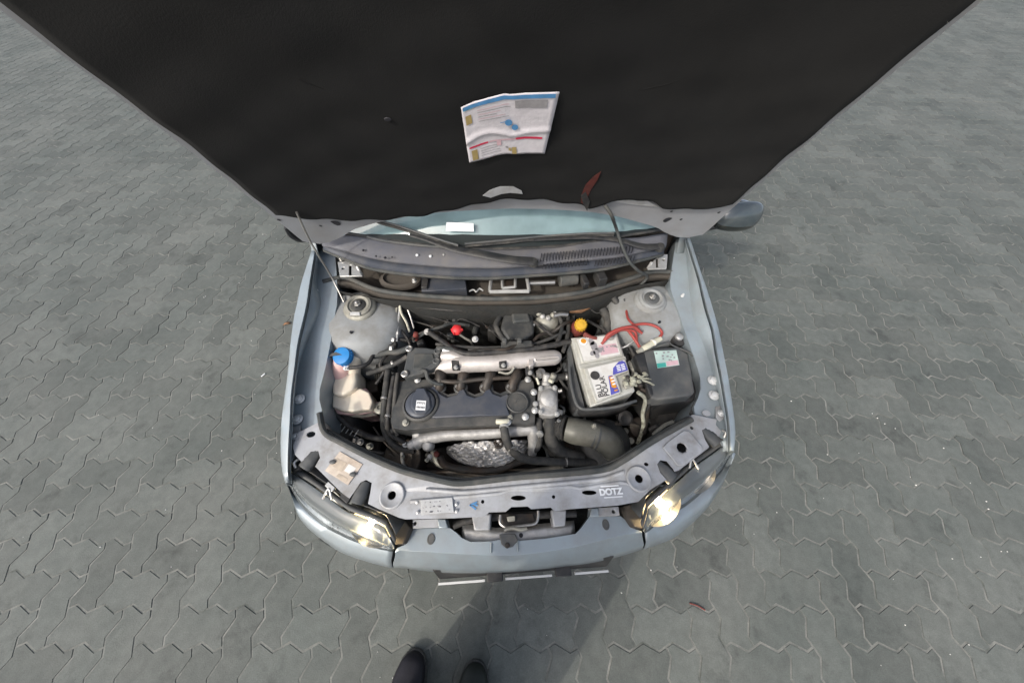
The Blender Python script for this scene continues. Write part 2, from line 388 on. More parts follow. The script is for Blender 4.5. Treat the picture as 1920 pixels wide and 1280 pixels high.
def offset(poly, d):
    n = len(poly); out = []
    for i in range(n):
        a, b, c = poly[i-1], poly[i], poly[(i+1) % n]
        e1 = (b-a).normalized(); e2 = (c-b).normalized()
        n1 = Vector((-e1.y, e1.x)); n2 = Vector((-e2.y, e2.x)); m = n1+n2
        m = m/max(m.length_squared, 0.4)*2 if m.length > 1e-6 else n1
        out.append(b+m*d)
    return out
def paver_geo(wu, hu):
    o = paver_outline(wu, hu); a = offset(o, 0.0040); b = offset(o, 0.0030); n = len(o)
    cx, cy = wu*UN/2, hu*UN/2
    v = [Vector((p.x-cx, p.y-cy, 0.0)) for p in a]+[Vector((p.x-cx, p.y-cy, -0.0045)) for p in b]
    tris = tessellate_polygon([[(p.x, p.y, 0) for p in v[:n]]]); f = []
    for t in tris:
        q = [v[i] for i in t]; f.append(tuple(t) if (q[1]-q[0]).cross(q[2]-q[0]).z > 0 else tuple(reversed(t)))
    for i in range(n): f.append((i, i+n, (i+1) % n+n, (i+1) % n))
    return v, f
GEO = {(2, 1): paver_geo(2, 1), (1, 2): paver_geo(1, 2)}
PAVER_MESH = {}
for k, (v, f) in GEO.items():
    me = bpy.data.meshes.new('paver'); me.from_pydata(v, [], f); me.materials.append(MATS['paver']); PAVER_MESH[k] = me
rows = []
OX, OY = -0.089, -0.024
for j in range(-20, 88):
    for i in range(-100, 100):
        q = (i-j) % 4
        if q == 0: rows.append((i+1.0, j+0.5, (2, 1)))       # lies along the row, cells i and i+1
        elif q == 2: rows.append((i+0.5, j+0.0, (1, 2)))     # stands across rows j-1 and j
spots = []
for cx, cy, k in rows:
    x, y = OX+cx*UN, OY+cy*UN
    a, b, d = px_of(Vector((x, y, 0)))
    under = (-0.78 < x < 0.78 and -0.02 < y < 3.3)
    vis = d > 0 and -60 < a < 1980 and 20 < b < 1330 and not under
    spots.append(((0 if vis else 1), d if vis else abs(x)+abs(y), x, y, k))
spots.sort(key=lambda s: (s[0], s[1]))
rest = MB(); rv = []; rf = []
for n, (h, d, x, y, k) in enumerate(spots):
    dz = random.uniform(-0.0004, 0.0012); rx, ry = random.gauss(0, 0.003), random.gauss(0, 0.003)
    if n < 300:
        o = bpy.data.objects.new('paver', PAVER_MESH[k]); scene.collection.objects.link(o); o.parent = ground
        o.location = Vector((x, y, dz))-WORLD['ground']; o.rotation_euler = (rx, ry, random.gauss(0, 0.004))
    else:
        v, f = GEO[k]; o0 = len(rv)
        rv += [(x+p.x, y+p.y, dz+p.z+p.y*rx-p.x*ry) for p in v]; rf += [tuple(i+o0 for i in q) for q in f]
me = bpy.data.meshes.new('far_pavers'); me.from_pydata(rv, [], rf); me.materials.append(MATS['paver'])
o = bpy.data.objects.new('far_pavers', me); scene.collection.objects.link(o); o.parent = ground; o.location = -WORLD['ground']; o['kind'] = 'stuff'
o['label'] = 'the many further grey zig-zag pavers'
# grit lying on the paving
gr = MB()
for i in range(190):
    x, y = random.uniform(-2.2, 2.2), random.uniform(-0.9, 2.2)
    r = random.uniform(0.0012, 0.0034)
    gr.lathe((x, y, 0.0005), [(r, 0), (r*0.7, r*0.9), (r*0.2, r*1.2)], 5, (random.gauss(0, .3), random.gauss(0, .3), 1))
o = gr.build('grit', 'white_label'); o['kind'] = 'stuff'; o['label'] = 'pale grit and crumbs scattered over the paving'; o['category'] = 'grit'
lf = MB()
c = P(538, 607, 0.004); lf.add([c+Vector(q) for q in ((-.022, -.012, 0), (0, -.008, .006), (.026, .002, .001), (.012, .014, .006), (-.016, .008, .003))], [(0, 1, 4), (1, 3, 4), (1, 2, 3)])
tag(lf.build('dry_leaf', 'rust', solid=0.0006), 'small brown dry leaf on the paving left of the car', 'leaf')
ch = MB(); ch.tube([P(490, 706, .004), P(497, 700, .005)], .004, 6, 1)
tag(ch.build('white_chip', 'plain_white', bevel=.001), 'small white chip on the paving left of the left fender', 'chip')
tw = MB(); tw.tube([P(1293, 1130, .004), P(1308, 1135, .006), P(1322, 1143, .004)], 0.0022, 6)
tag(tw.build('twig', 'dull_red'), 'thin reddish twig on the paving in front of the right headlight', 'twig')

# ================================================================== the car
YAW = R(2.0)
U = Vector((math.cos(YAW), math.sin(YAW), 0)); B = Vector((-math.sin(YAW), math.cos(YAW), 0)); ZV = Vector((0, 0, 1))
CARC = Vector((-0.012, 0.0, 0.0))
def K(x, y, z): return CARC+U*x+B*y+ZV*z          # car coordinates: x right, y backwards, z up
car = thing('car', 'blue-grey hatchback with its hood propped open and headlights on', 'car', K(0, 1.2, 0))

ZF = [(440, 0.865), (470, 0.85), (600, 0.79), (740, 0.735), (860, 0.69), (910, 0.665)]
LTAB = [(470, 584, 590, 600, 628), (530, 565, 580, 595, 632), (565, 558, 575, 602, 632), (590, 552, 570, 597, 628), (640, 545, 558, 577, 620),
        (694, 540, 551, 559, 609), (740, 534, 545, 554, 598), (787, 528, 543, 549, 603), (835, 526, 540, 544, 560), (880, 529, 539, 541, 546), (905, 536, 541, 543, 545)]
RTAB = [(447, 1294, 1289, 1284, 1268), (515, 1316, 1311, 1290, 1258), (540, 1325, 1317, 1292, 1257), (580, 1337, 1327, 1297, 1271), (615, 1347, 1338, 1306, 1282),
        (660, 1356, 1345, 1325, 1298), (705, 1365, 1354, 1337, 1312), (735, 1370, 1359, 1344, 1313), (777, 1376, 1366, 1354, 1300), (810, 1379, 1369, 1362, 1345), (845, 1376, 1370, 1366, 1360)]
WHEEL_Y = 0.43
def side(tab, s):
    outer, crest, crest_in, ledge, rail_o, rail_i, wall, low = [], [], [], [], [], [], [], []
    for py, xo, xi, xr, xa in tab:
        z = interp(ZF, py)
        a = P(xo, py, z); crest.append(a); crest_in.append(P(xi, py, z+0.002))
        yb = (a-CARC).dot(B)
        arch = 0.30+math.sqrt(max(0.0, 0.345**2-(yb-WHEEL_Y)**2)) if abs(yb-WHEEL_Y) < 0.345 else 0.24
        arch = min(arch, z-0.08)
        outer.append(a+U*s*0.014+ZV*-0.022)
        low.append([a+U*s*0.035+ZV*lerp(-0.06, arch-z, 0.35), a+U*s*0.055+ZV*(arch-z)])
        r = P(xr, py, z-0.045); ledge.append(crest_in[-1]+ZV*-0.012); rail_o.append(r)
        i = P(xa, py, z-0.05); rail_i.append(i); wall.append(i+ZV*(0.24-i.z)-U*s*0.01)
    return outer, crest, crest_in, ledge, rail_o, rail_i, wall, low
for tab, s, nm in ((LTAB, -1, 'left'), (RTAB, 1, 'right')):
    outer, crest, crest_in, ledge, rail_o, rail_i, wall, low = side(tab, s)
    n = 26
    sm = lambda c: resample(smooth_path(c, 4), n)
    m = MB(); m.loft([sm([l[1] for l in low]), sm([l[0] for l in low]), sm(outer), sm(crest), sm(crest_in), sm(ledge)])
    f = m.build('fender', 'paint', car, solid=0.0015, sharp=50); f['label'] = f'{nm} front fender with its flanged upper edge'
    m = MB(); m.loft([sm([p+ZV*-0.001-U*s*0.002 for p in ledge]), sm(rail_o), sm(rail_i), sm(wall)])
    m.build('inner_wing', 'paint', car, solid=0.0015, sharp=40)
# small bolts, plates and marks along the rails
for i, (px, py, z, r) in enumerate([(562, 748, .690, .0105), (558, 786, .675, .0105), (596, 548, .765, .006), (588, 596, .745, .005),
                                    (1336, 713, .703, .0105), (1338, 741, .693, .0105), (1301, 571, .757, .006), (1279, 555, .77, .004)]):
    b_ = MB(); b_.bolt(P(px, py, z), r, .008); b_.build('wing_bolt', 'bolt_bright', car)
for quad, z in (([(546, 800), (563, 797), (564, 826), (553, 836), (545, 832)], .672), ([(1342, 762), (1360, 758), (1363, 780), (1350, 790), (1343, 782)], .684)):
    m = MB(); m.prism(C(quad, z), .004); pl = m.build('fender_bracket', 'paint_inner', car, bevel=.0012)
    q = sum((P(a, b, z) for a, b in quad), Vector())/len(quad)
    t = MB(); t.bolt(q+ZV*0.0005, .007, .006); t.build('bolt', 'bolt_bright', pl)
# ---- bay floor, firewall, walls
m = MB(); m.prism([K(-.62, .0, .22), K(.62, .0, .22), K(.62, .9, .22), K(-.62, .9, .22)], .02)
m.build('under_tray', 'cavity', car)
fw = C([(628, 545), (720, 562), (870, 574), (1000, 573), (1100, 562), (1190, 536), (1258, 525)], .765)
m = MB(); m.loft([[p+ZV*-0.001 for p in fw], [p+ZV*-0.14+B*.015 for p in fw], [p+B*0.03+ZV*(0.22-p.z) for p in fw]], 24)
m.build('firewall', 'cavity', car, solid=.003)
# cowl trough behind the rear seal (drain channel under the cowl panel)
r0 = C([(606, 528), (650, 521), (720, 546), (870, 559), (1000, 558), (1100, 546), (1185, 521), (1225, 509), (1284, 512)], .775)
r1 = [p+B*0.05+ZV*-0.075 for p in r0]; r2 = [p+B*0.16+ZV*-0.05 for p in r0]; r3 = [p+B*0.17+ZV*0.05 for p in r0]
m = MB(); m.loft([[p+ZV*.002 for p in r0], r1, r2, r3], 30); m.build('cowl_trough', 'brown_felt', car, solid=.002)
m = MB(); m.tube(r0, 0.0085, 10, 6, flat=1.0); m.build('rear_seal', 'seal_rubber', car)
m = MB(); m.loft([[p+ZV*-.004-B*.004 for p in r0], [p+ZV*-.006-B*.016 for p in r0], [p+ZV*-.03-B*.018 for p in r0]], 30)
m.build('rear_crossbrace', 'brown_felt', car, solid=.002)
# ---- strut towers
for (cx, cy), z, nm in (((676, 592), .735, 'left'), ((1220, 574), .735, 'right')):
    s = -1 if nm == 'left' else 1
    c = P(cx, cy, z)
    m = MB(); prof = [(.165, -.34), (.158, -.16), (.146, -.05), (.128, -.016), (.105, -.004), (.075, .002), (.068, .004), (.045, .0045)]
    m.lathe(c, prof, 40, (-.10*s, -.05, 1), 1.0, .92); tw_ = m.build('strut_tower', 'tower_paint', car, sharp=60)
    top = P(672 if s < 0 else 1222, 572 if s < 0 else 559, z+.02)
    m = MB(); ax = (-.06*s, -.10, 1)
    m.lathe(top+Vector((0, 0, -.018)), [(.056, -.004), (.056, .006), (.052, .013), (.045, .016), (.043, .022), (.035, .025), (.031, .020), (.018, .018)], 32, ax)
    m.build('mount_cup', 'tower_paint' if s > 0 else 'brass_dirty', tw_, sharp=40)
    m = MB(); m.lathe(top+Vector((0, 0, -.002)), [(.026, -.004), (.026, .004), (.021, .008), (.012, .0085), (.012, .004)], 24, ax)
    m.build('rubber_top', 'grey_plastic' if s > 0 else 'rubber', tw_)
    m = MB(); m.lathe(top+Vector((0, 0, .004)), [(.012, 0), (.012, .007), (.010, .009)], 6, ax); m.lathe(top+Vector((0, 0, .011)), [(.0055, 0), (.0055, .008), (.004, .009)], 10, ax)
    m.build('strut_nut', 'steel', tw_)
    for dx, dy in ((-.012*s*-1, -.075),):
        m = MB(); m.lathe(c+Vector((dx, dy+.004, .004)), [(.0045, -.004), (.0045, .002), (.003, .002)], 12); m.build('drain_hole', 'print_black', tw_)
    if s < 0:
        m = MB(); m.prism([top+Vector(q) for q in ((-.018, -.045, .003), (.018, -.045, .003), (.016, -.034, .006), (-.016, -.034, .006))], .006)
        m.build('clip', 'zinc', tw_, bevel=.001)
# sloping panel between tower and rail
for pts in ([(632, 556, .745), (660, 548, .75), (640, 640, .70), (618, 655, .70), (622, 600, .735)], [(1257, 535, .75), (1268, 575, .745), (1285, 618, .73), (1262, 612, .70), (1240, 560, .74)]):
    m = MB(); m.prism(C(pts, 0), .12); m.build('apron_panel', 'tower_paint', car, bevel=.004)

# ---- front panel (the painted cross-member over the radiator)
inner = [(604, 788), (611, 811), (640, 833), (705, 866), (760, 889), (830, 906), (870, 910), (960, 900), (1050, 893), (1130, 885), (1165, 870), (1225, 830), (1299, 777)]
outerR = [(1344, 786), (1342, 796), (1352, 808), (1349, 818), (1335, 822), (1330, 812), (1322, 803), (1316, 806), (1322, 824), (1330, 838), (1273, 881), (1265, 884), (1262, 878), (1250, 864), (1238, 862), (1232, 870), (1238, 886), (1250, 899), (1220, 917), (1197, 940), (1158, 947), (1120, 950), (1068, 954), (1040, 958), (1033, 951),
          (996, 954), (990, 949), (959, 950), (948, 959), (917, 960), (909, 968), (878, 969), (852, 971), (760, 973), (748, 970), (725, 960), (708, 953), (690, 944),
          (694, 925), (697, 905), (686, 899), (676, 904), (664, 922), (655, 934), (640, 923), (591, 874), (600, 858), (597, 845), (583, 846), (570, 862), (566, 866), (553, 852), (549, 836), (560, 810)]
def hol(px, py, rx, ry=None, rot=0.0, n=14): return circle(P(px, py, .68), rx, n, ry, rot)
holes = [hol(735, 928, .0105), hol(1198, 897, .0105), hol(905, 940, .0045), hol(1038, 931, .0045), hol(1212, 870, .0065, .005), hol(1297, 802, .005), hol(1325, 774, .012, .010),
         hol(972, 933, .020, .0062), hol(1105, 923, .020, .0058), hol(583, 814, .013, .009), hol(1278, 839, .015, .014, .7, 8)]
m = MB(); m.prism(C(inner, .682)+C(outerR, .68), .003, holes); fp = m.build('front_panel', 'paint_inner', car, bevel=.001, seg=1)
fp['label'] = 'pale painted cross-member with holes, stickers and a rubber seal'
# upright faces under the panel's two edges, the lower return and raised bosses
m = MB(); m.loft([[p+ZV*-.0035 for p in C(inner, .682)], [p+ZV*-.055-B*.006 for p in C(inner, .682)]], 40); m.build('rear_return', 'paint_inner', fp, solid=.0015)
edge = [(1220, 917), (1197, 940), (1158, 947), (1068, 954), (1040, 958), (1033, 951), (996, 954), (990, 949), (959, 950), (948, 959), (917, 960), (909, 968), (852, 971), (760, 973), (725, 960)]
m = MB(); e = C(edge, .6765); m.loft([e, [p+ZV*-.020+B*.004 for p in e]]); m.build('front_return', 'paint_inner', fp, solid=.0015)
for (px, py), r in (((735, 928), .034), ((1198, 897), .034)):
    m = MB(); m.lathe(P(px, py, .6835), [(r, -.0025), (r*.95, .0022), (r*.86, .0030), (r*.80, .0012), (r*.40, .0012), (r*.335, .0006), (r*.33, -.002)], 32)
    m.f = m.f[:-2]; m.build('dished_boss', 'paint_inner', fp, sharp=60)
rail1 = [(800, 913), (870, 918), (960, 909), (1050, 901), (1130, 893), (1168, 880)]
m = MB(); a = C(rail1, .683); m.loft([a, [p+ZV*.005-B*.004 for p in a], [p+ZV*.005-B*.008 for p in a], [p-B*.012 for p in a]], 30); m.build('pressed_rib', 'paint_inner', fp, sharp=60)
step = [(770, 936), (850, 929), (940, 921), (952, 915), (1070, 908), (1085, 912), (1165, 900), (1182, 905)]
m = MB(); a = C(step, .6815); m.loft([a, [p+ZV*.0025-B*.003 for p in a], [p+ZV*.0025-B*.005 for p in a], [p-B*.009 for p in a]], 40); m.build('pressed_rib', 'paint_inner', fp, sharp=60)
m = MB(); sq = C([(1243, 838), (1252, 828), (1282, 806), (1293, 808), (1318, 838), (1316, 846), (1281, 872), (1270, 872)], .6855)
m.prism(sq, .004, [circle(P(1278, 839, .6855), .016, 8, .015, .7)]); m.build('raised_plate', 'paint_inner', fp, bevel=.002)
m = MB(); q = C([(788, 937), (848, 932), (851, 960), (790, 965)], .687); m.prism(q, .004)
vp = m.build('identification_plate', 'zinc', fp, bevel=.0006)
for i in range(26):
    a, b = random.random(), random.choice((.16, .2, .5, .55, .8, .84)); p = q[0].lerp(q[1], .06+a*.88).lerp(q[3].lerp(q[2], .06+a*.88), b)
    d = MB(); d.box(p+ZV*.0006, (random.uniform(.0015, .0035), random.uniform(.0012, .0026), .0008), YAW); d.build('stamped_mark', 'print_black' if i % 3 == 0 else 'print_grey', vp)
for px, py in ((782, 941), (856, 945), (856, 958), (783, 960)):
    m = MB(); m.lathe(P(px, py, .683), [(.0042, 0), (.0042, .0018), (.003, .0026)], 12); m.build('rivet', 'zinc', fp)
m = MB(); q = C([(637, 846), (680, 870), (652, 909), (609, 882)], .6835); m.prism(q, .001); lb = m.build('paper_sticker', 'tan_label', fp)
lb['label'] = 'worn cream and brown paper sticker left of the engine'
for quad, mt in (([(632, 858), (650, 868), (640, 884), (622, 872)], 'tan_faded'), ([(654, 869), (668, 877), (659, 890), (645, 882)], 'white_label'), ([(635, 887), (652, 897), (648, 903), (630, 892)], 'tan_faded')):
    m = MB(); m.prism(C(quad, .6842), .0004); m.build('printed_patch', mt, lb)
for px, py in ((624, 866), (662, 889)):
    m = MB(); m.lathe(P(px, py, .6845), [(.0075, 0), (.0075, .003), (.005, .0045)], 10, (0, 0, 1), 1.2, .8); m.build('clip', 'grey_plastic', fp)
# the white tuning sticker with its two rules
o3 = P(1146, 921, .6835); wd = (P(1168, 919, .6835)-P(1124, 922, .6835))
t = text_mesh('sticker_lettering', 'DOTZ', o3, wd, Vector((-wd.y, wd.x, 0)), .0175, 'plain_white', fp, width=wd.length, bold=.055)
for dv in (-.0135, .0135):
    m = MB(); up = Vector((-wd.y, wd.x, 0)).normalized(); m.box(o3+up*dv+wd*(.04 if dv < 0 else -.02), (wd.length*.78, .0030, .0006), math.atan2(wd.y, wd.x)); m.build('sticker_rule', 'plain_white', fp)
m = MB(); cc = P(887, 948, .6832)
for a0, a1 in ((Vector((.010, .009, 0)), Vector((-.008, .002, 0))), (Vector((-.009, .003, 0)), Vector((.008, -.008, 0))), (Vector((.002, .003, 0)), Vector((.012, .001, 0)))):
    d = a1-a0; nrm = Vector((-d.y, d.x, 0)).normalized()*.002; m.add([cc+a0-nrm, cc+a1-nrm, cc+a1+nrm, cc+a0+nrm], [(0, 1, 2, 3)])
m.build('blue_paint_mark', 'print_blue', fp)
# rubber seal along the panel's rear edge
sl = [(600, 775), (609, 810), (640, 829), (705, 862), (760, 884), (830, 901), (870, 905), (960, 895), (1050, 888), (1130, 880), (1165, 865), (1225, 826), (1296, 786)]
m = MB(); m.tube([p+ZV*.002 for p in C(sl, .690)], .0085, 10, 5, flat=1.1); m.build('front_seal', 'seal_rubber', car)
m = MB(); q = [p+ZV*-.004+B*.008 for p in C(sl[1:], .690)]; m.loft([q, [p+ZV*-.022+B*.004 for p in q]], 40); m.build('seal_skirt', 'seal_rubber', car, solid=.004)
# lamp adjusters: dark ribbed buffers standing in the panel's slots
for px, py, rot in ((584, 862, -.5), (678, 925, -.25), (1331, 818, .6), (1246, 884, .7)):
    c = P(px, py, .668); d = Vector((math.sin(-rot), math.cos(rot), 0))
    m = MB(); m.tube([c-d*.026, c, c+d*.030], [.019, .020, .014], 14, 6, flat=.8, ribs=(.03,)); m.build('rubber_buffer', 'grey_plastic', car)

# ---- headlights
LH_top = [(540, 884), (577, 907), (617, 935), (645, 957), (662, 965), (695, 977), (720, 989), (727, 1003), (739, 1027)]
LH_mid = [(541, 900), (571, 935), (612, 966), (640, 984), (662, 993), (690, 1006), (710, 1015), (722, 1021), (738, 1030)]
LH_low = [(543, 912), (566, 950), (605, 985), (640, 1004), (662, 1014), (690, 1023), (706, 1028), (720, 1031), (737, 1034)]
RH_top = [(1371, 826), (1340, 850), (1300, 878), (1274, 902), (1258, 916), (1236, 937), (1217, 953), (1214, 970), (1206, 995)]
RH_mid = [(1370, 845), (1344, 876), (1308, 908), (1284, 927), (1264, 941), (1244, 957), (1228, 971), (1219, 983), (1208, 997)]
RH_low = [(1369, 858), (1346, 893), (1312, 927), (1288, 947), (1268, 959), (1248, 971), (1232, 982), (1222, 991), (1209, 1000)]
for top, mid, low, nm, bulb, s in ((LH_top, LH_mid, LH_low, 'left', (694, 986), -1), (RH_top, RH_mid, RH_low, 'right', (1240, 946), 1)):
    tc, mc, lc = C(top, .645), C(mid, .605), C(low, .52)
    n = 22
    m = MB(); m.loft([smooth_path(tc, 3), smooth_path(mc, 3), smooth_path(lc, 3)], n)
    hl = m.build('headlight', 'lens', car, solid=.003, sharp=60); hl['label'] = f'{nm} headlight, lit, under its clear lens'
    bc = P(bulb[0], bulb[1], .600)
    fwd = (-B+U*s*.25).normalized()
    m = MB(); m.loft([[p+B*.006-ZV*.003 for p in tc], [p+B*.020-ZV*.006 for p in tc]], n); m.build('lens_rim', 'chrome' if False else 'grey_plastic', hl, solid=.002)
    bk = [p+B*.030-ZV*.004 for p in tc]
    m = MB(); m.loft([bk, [p+B*.03-ZV*.06 for p in bk], [p-ZV*.13+B*.005 for p in bk], [p+B*.01-ZV*.10 for p in tc]], n); m.build('lamp_housing', 'grey_plastic', hl, solid=.002)
    for cx, rr in ((bc, .062), (bc-U*-s*.0+U*s*.14+B*.075, .052)):
        m = MB(); prof = [(rr*math.sin(a), -rr*.9*math.cos(a)) for a in [R(q) for q in (8, 22, 38, 54, 70, 86)]]
        m.lathe(cx+fwd*.012-ZV*.004, prof, 28, fwd+ZV*.95); m.f = m.f[:-1]
        m.build('reflector', 'reflector', hl, sharp=60)
    m = MB(); m.lathe(bc+ZV*.004, [(.005, -.022), (.011, -.016), (.0125, .006), (.009, .014), (.002, .018)], 14, fwd+ZV*.4); m.build('lit_bulb', 'bulb', hl)
    # clips and wires on top of the lamp
    for i, k in enumerate((2, 3)):
        c = tc[k]+B*.030+ZV*.006
        m = MB(); m.box(c, (.030, .014, .012), YAW+(-.6 if s < 0 else .7)*1); m.build('spring_clip', 'zinc' if i == 0 else 'black_plastic', hl, bevel=.002)
    c = tc[2]+B*.012+ZV*.006
    m = MB(); m.tube([c+Vector((-.014, -.012, 0)), c+Vector((-.002, .012, .006)), c+Vector((.012, -.014, 0))], .0032, 8); m.build('wire_clip', 'zinc', hl)
    m = MB(); c = tc[0].lerp(tc[1], .4)+B*.022; m.box(c, (.02, .016, .02), .4); m.build('lamp_bracket', 'black_plastic', hl, bevel=.003)
    m = MB(); m.tube([c+Vector((0, 0, .012)), c+Vector((.004*s, .012, .02)), c+Vector((-.004*s, .025, .014))], .004, 8); m.build('bulb_holder', 'zinc', hl)
# corner seen on the right wing: the red edge of a side repeater
m = MB(); m.prism(C([(1358, 828), (1368, 822), (1370, 832), (1362, 840)], .648), .006); m.build('side_repeater', 'red_plastic', car, bevel=.001)

# ---- bumper
BK = [(741, 1033), (745, 1026), (758, 1021), (764, 1005), (771, 991), (819, 989), (845, 990), (857, 999), (866, 1008), (882, 1015), (922, 1014), (940, 1010), (970, 1013), (1022, 1009), (1079, 1000), (1088, 991), (1105, 968), (1164, 967), (1178, 979), (1188, 990), (1203, 995)]
R1 = [(741, 1036), (750, 1031), (762, 1032), (775, 1033), (800, 1034), (830, 1036), (847, 1037), (860, 1038), (880, 1039), (905, 1040), (935, 1041), (952, 1041), (980, 1039), (1022, 1034), (1078, 1025), (1095, 1021), (1118, 1015), (1150, 1007), (1172, 1002), (1190, 999), (1204, 998)]
R2 = [(x, y+ (6 + 3*math.sin(math.pi*i/20))) for i, (x, y) in enumerate(R1)]
FR = [(739, 1064), (750, 1064), (762, 1065), (775, 1067), (800, 1070), (830, 1073), (847, 1074), (860, 1074), (880, 1074), (905, 1074), (935, 1073), (952, 1072), (980, 1070), (1022, 1066), (1078, 1059), (1095, 1057), (1118, 1053), (1150, 1046), (1172, 1040), (1190, 1034), (1204, 1029)]
c0, c1, c2, c3 = C(BK, .555), C(R1, .553), C(R2, .540), C(FR, .46)
c4 = [p+ZV*-.10+B*.02 for p in c3]; c5 = [p+ZV*-.20+B*.06 for p in c3]
m = MB(); m.loft([[p-ZV*.02 for p in c0], c0, c1, c2, [p.lerp(q, .5)+ZV*.012-B*.006 for p, q in zip(c2, c3)], c3, c4, c5]); bum = m.build('bumper', 'paint', car, solid=.003, bevel=.0025, sharp=35)
bum['label'] = 'pale blue-grey front bumper with scalloped upper edge'
for px, py, rx, ry in ((808, 1010, .011, .014), (1136, 983, .010, .014)):
    m = MB(); m.lathe(P(px, py, .5555), [(rx, -.002), (rx, .0012), (rx*.75, .0016), (rx*.7, .0004)], 18, (0, 0, 1), 1, ry/rx); m.build('fixing_hole', 'grey_plastic', bum)
m = MB(); m.prism(C([(936, 1001), (966, 1000), (971, 1013), (962, 1024), (950, 1028), (940, 1020)], .563), .006); lt = m.build('latch_tab', 'grey_plastic', bum, bevel=.002)
m = MB(); m.lathe(P(951, 1022, .563), [(.007, -.001), (.007, .002), (.004, .003)], 14); m.build('tab_bolt', 'dark_steel', lt)
for px, py, dy in ((971, 1022, 11), (921, 1027, 9)):
    m = MB(); m.loft([C([(px-2, py-dy), (px-2, py+dy)], .556), C([(px, py-dy), (px, py+dy)], .561), C([(px+2, py-dy), (px+2, py+dy)], .556)]); m.build('stiffening_rib', 'paint', bum)
for px0, px1, py0, py1 in ((745, 760, 970, 990),):
    pass
# bumper wings at both corners
LW_top = LH_low; LW_sil = [(537, 888), (545, 918), (556, 961), (577, 989), (605, 1012), (641, 1036), (687, 1052), (715, 1060), (736, 1064)]
RW_sil = [(1375, 846), (1361, 895), (1335, 940), (1314, 965), (1293, 985), (1265, 1007), (1237, 1019), (1220, 1025), (1208, 1029)]
for top, sil, s in ((LH_low, LW_sil, -1), (RH_low, RW_sil, 1)):
    a = C(top, .517); b = C(sil, [.56, .52, .49, .475, .465, .46, .46, .46, .46])
    m = MB(); k = 24
    a, b = resample(smooth_path(a, 3), k), resample(smooth_path(b, 3), k)
    mid = [p.lerp(q, .55)+ZV*.014 for p, q in zip(a, b)]
    m.loft([[p+ZV*-.01+B*.03 for p in a], a, mid, b, [p+ZV*-.12+B*.015-U*s*.005 for p in b], [p+ZV*-.22+B*.05-U*s*.02 for p in b]])
    m.build('bumper_corner', 'paint', car, solid=.003, sharp=50)
# brackets beside the grille gap
for pts in ([(774, 974), (822, 972), (822, 988), (774, 990)], [(1106, 952), (1160, 949), (1162, 966), (1108, 968)]):
    m = MB(); m.prism(C(pts, .60), .03, [circle(sum((P(a, b, .6) for a, b in pts), Vector())/4+Vector((-.03 if pts[0][0] < 900 else .025, 0, 0)), .005, 10)]); m.build('bumper_bracket', 'paint_inner', car, bevel=.002)
for pts in ([(820, 972), (836, 972), (840, 990), (822, 990)], [(1108, 952), (1122, 951), (1124, 968), (1106, 968)]):
    m = MB(); m.prism(C(pts, .607), .04); m.build('bracket_post', 'paint', car, bevel=.003)
for pts in ([(726, 965), (760, 975), (770, 990), (757, 1020), (742, 1022), (729, 1000)], [(1170, 948), (1198, 943), (1214, 955), (1212, 975), (1205, 992), (1188, 988), (1176, 970)]):
    m = MB(); m.prism(C(pts, .585), .08); m.build('lamp_side_cover', 'brown_felt', car, bevel=.004)
# grille gap: radiator tank, posts, latch, lower beam
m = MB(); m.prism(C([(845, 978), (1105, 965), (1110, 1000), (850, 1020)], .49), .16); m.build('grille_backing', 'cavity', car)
for pts in ([(884, 965), (921, 962), (918, 993), (889, 994)], [(1033, 955), (1062, 955), (1060, 985), (1038, 988)]):
    m = MB(); m.prism(C(pts, .595), .07); m.build('radiator_post', 'paint_inner', car, bevel=.004)
m = MB(); a = C([(866, 998), (900, 999), (930, 1004), (980, 999), (1040, 994), (1078, 990)], .54); m.loft([[p+B*.020 for p in a], a, [p-B*.025-ZV*.004 for p in a], [p-B*.03-ZV*.06 for p in a]], 24); m.build('lower_beam', 'steel', car, solid=.002, sharp=30)
m = MB(); m.lathe(P(977, 1003, .5435), [(.006, -.002), (.006, .001), (.004, .001)], 12); m.build('beam_hole', 'print_black', car)
m = MB(); m.prism(C([(937, 963), (1000, 962), (1008, 985), (985, 992), (942, 990)], .575), .03); la = m.build('latch_body', 'dark_steel', car, bevel=.003)
m = MB(); m.tube(C([(938, 965), (938, 980), (950, 988), (968, 986), (985, 984), (1004, 980), (1009, 968), (1009, 957)], .59), .004, 8, 6); m.build('latch_wire', 'steel', la)
m = MB(); m.tube(C([(945, 992), (960, 989), (975, 992), (988, 990)], .592), .005, 8, 4); m.build('latch_lever', 'brass_dirty', la)
m = MB(); m.prism(C([(950, 968), (966, 966), (966, 976), (952, 978)], .588), .02); m.build('latch_pawl', 'brass_dirty', la, bevel=.002)
m = MB(); m.tube(C([(850, 985), (880, 975), (940, 968), (1010, 965), (1080, 962)], .56), .010, 10, 5); m.build('lock_cable', 'cable_black', la)
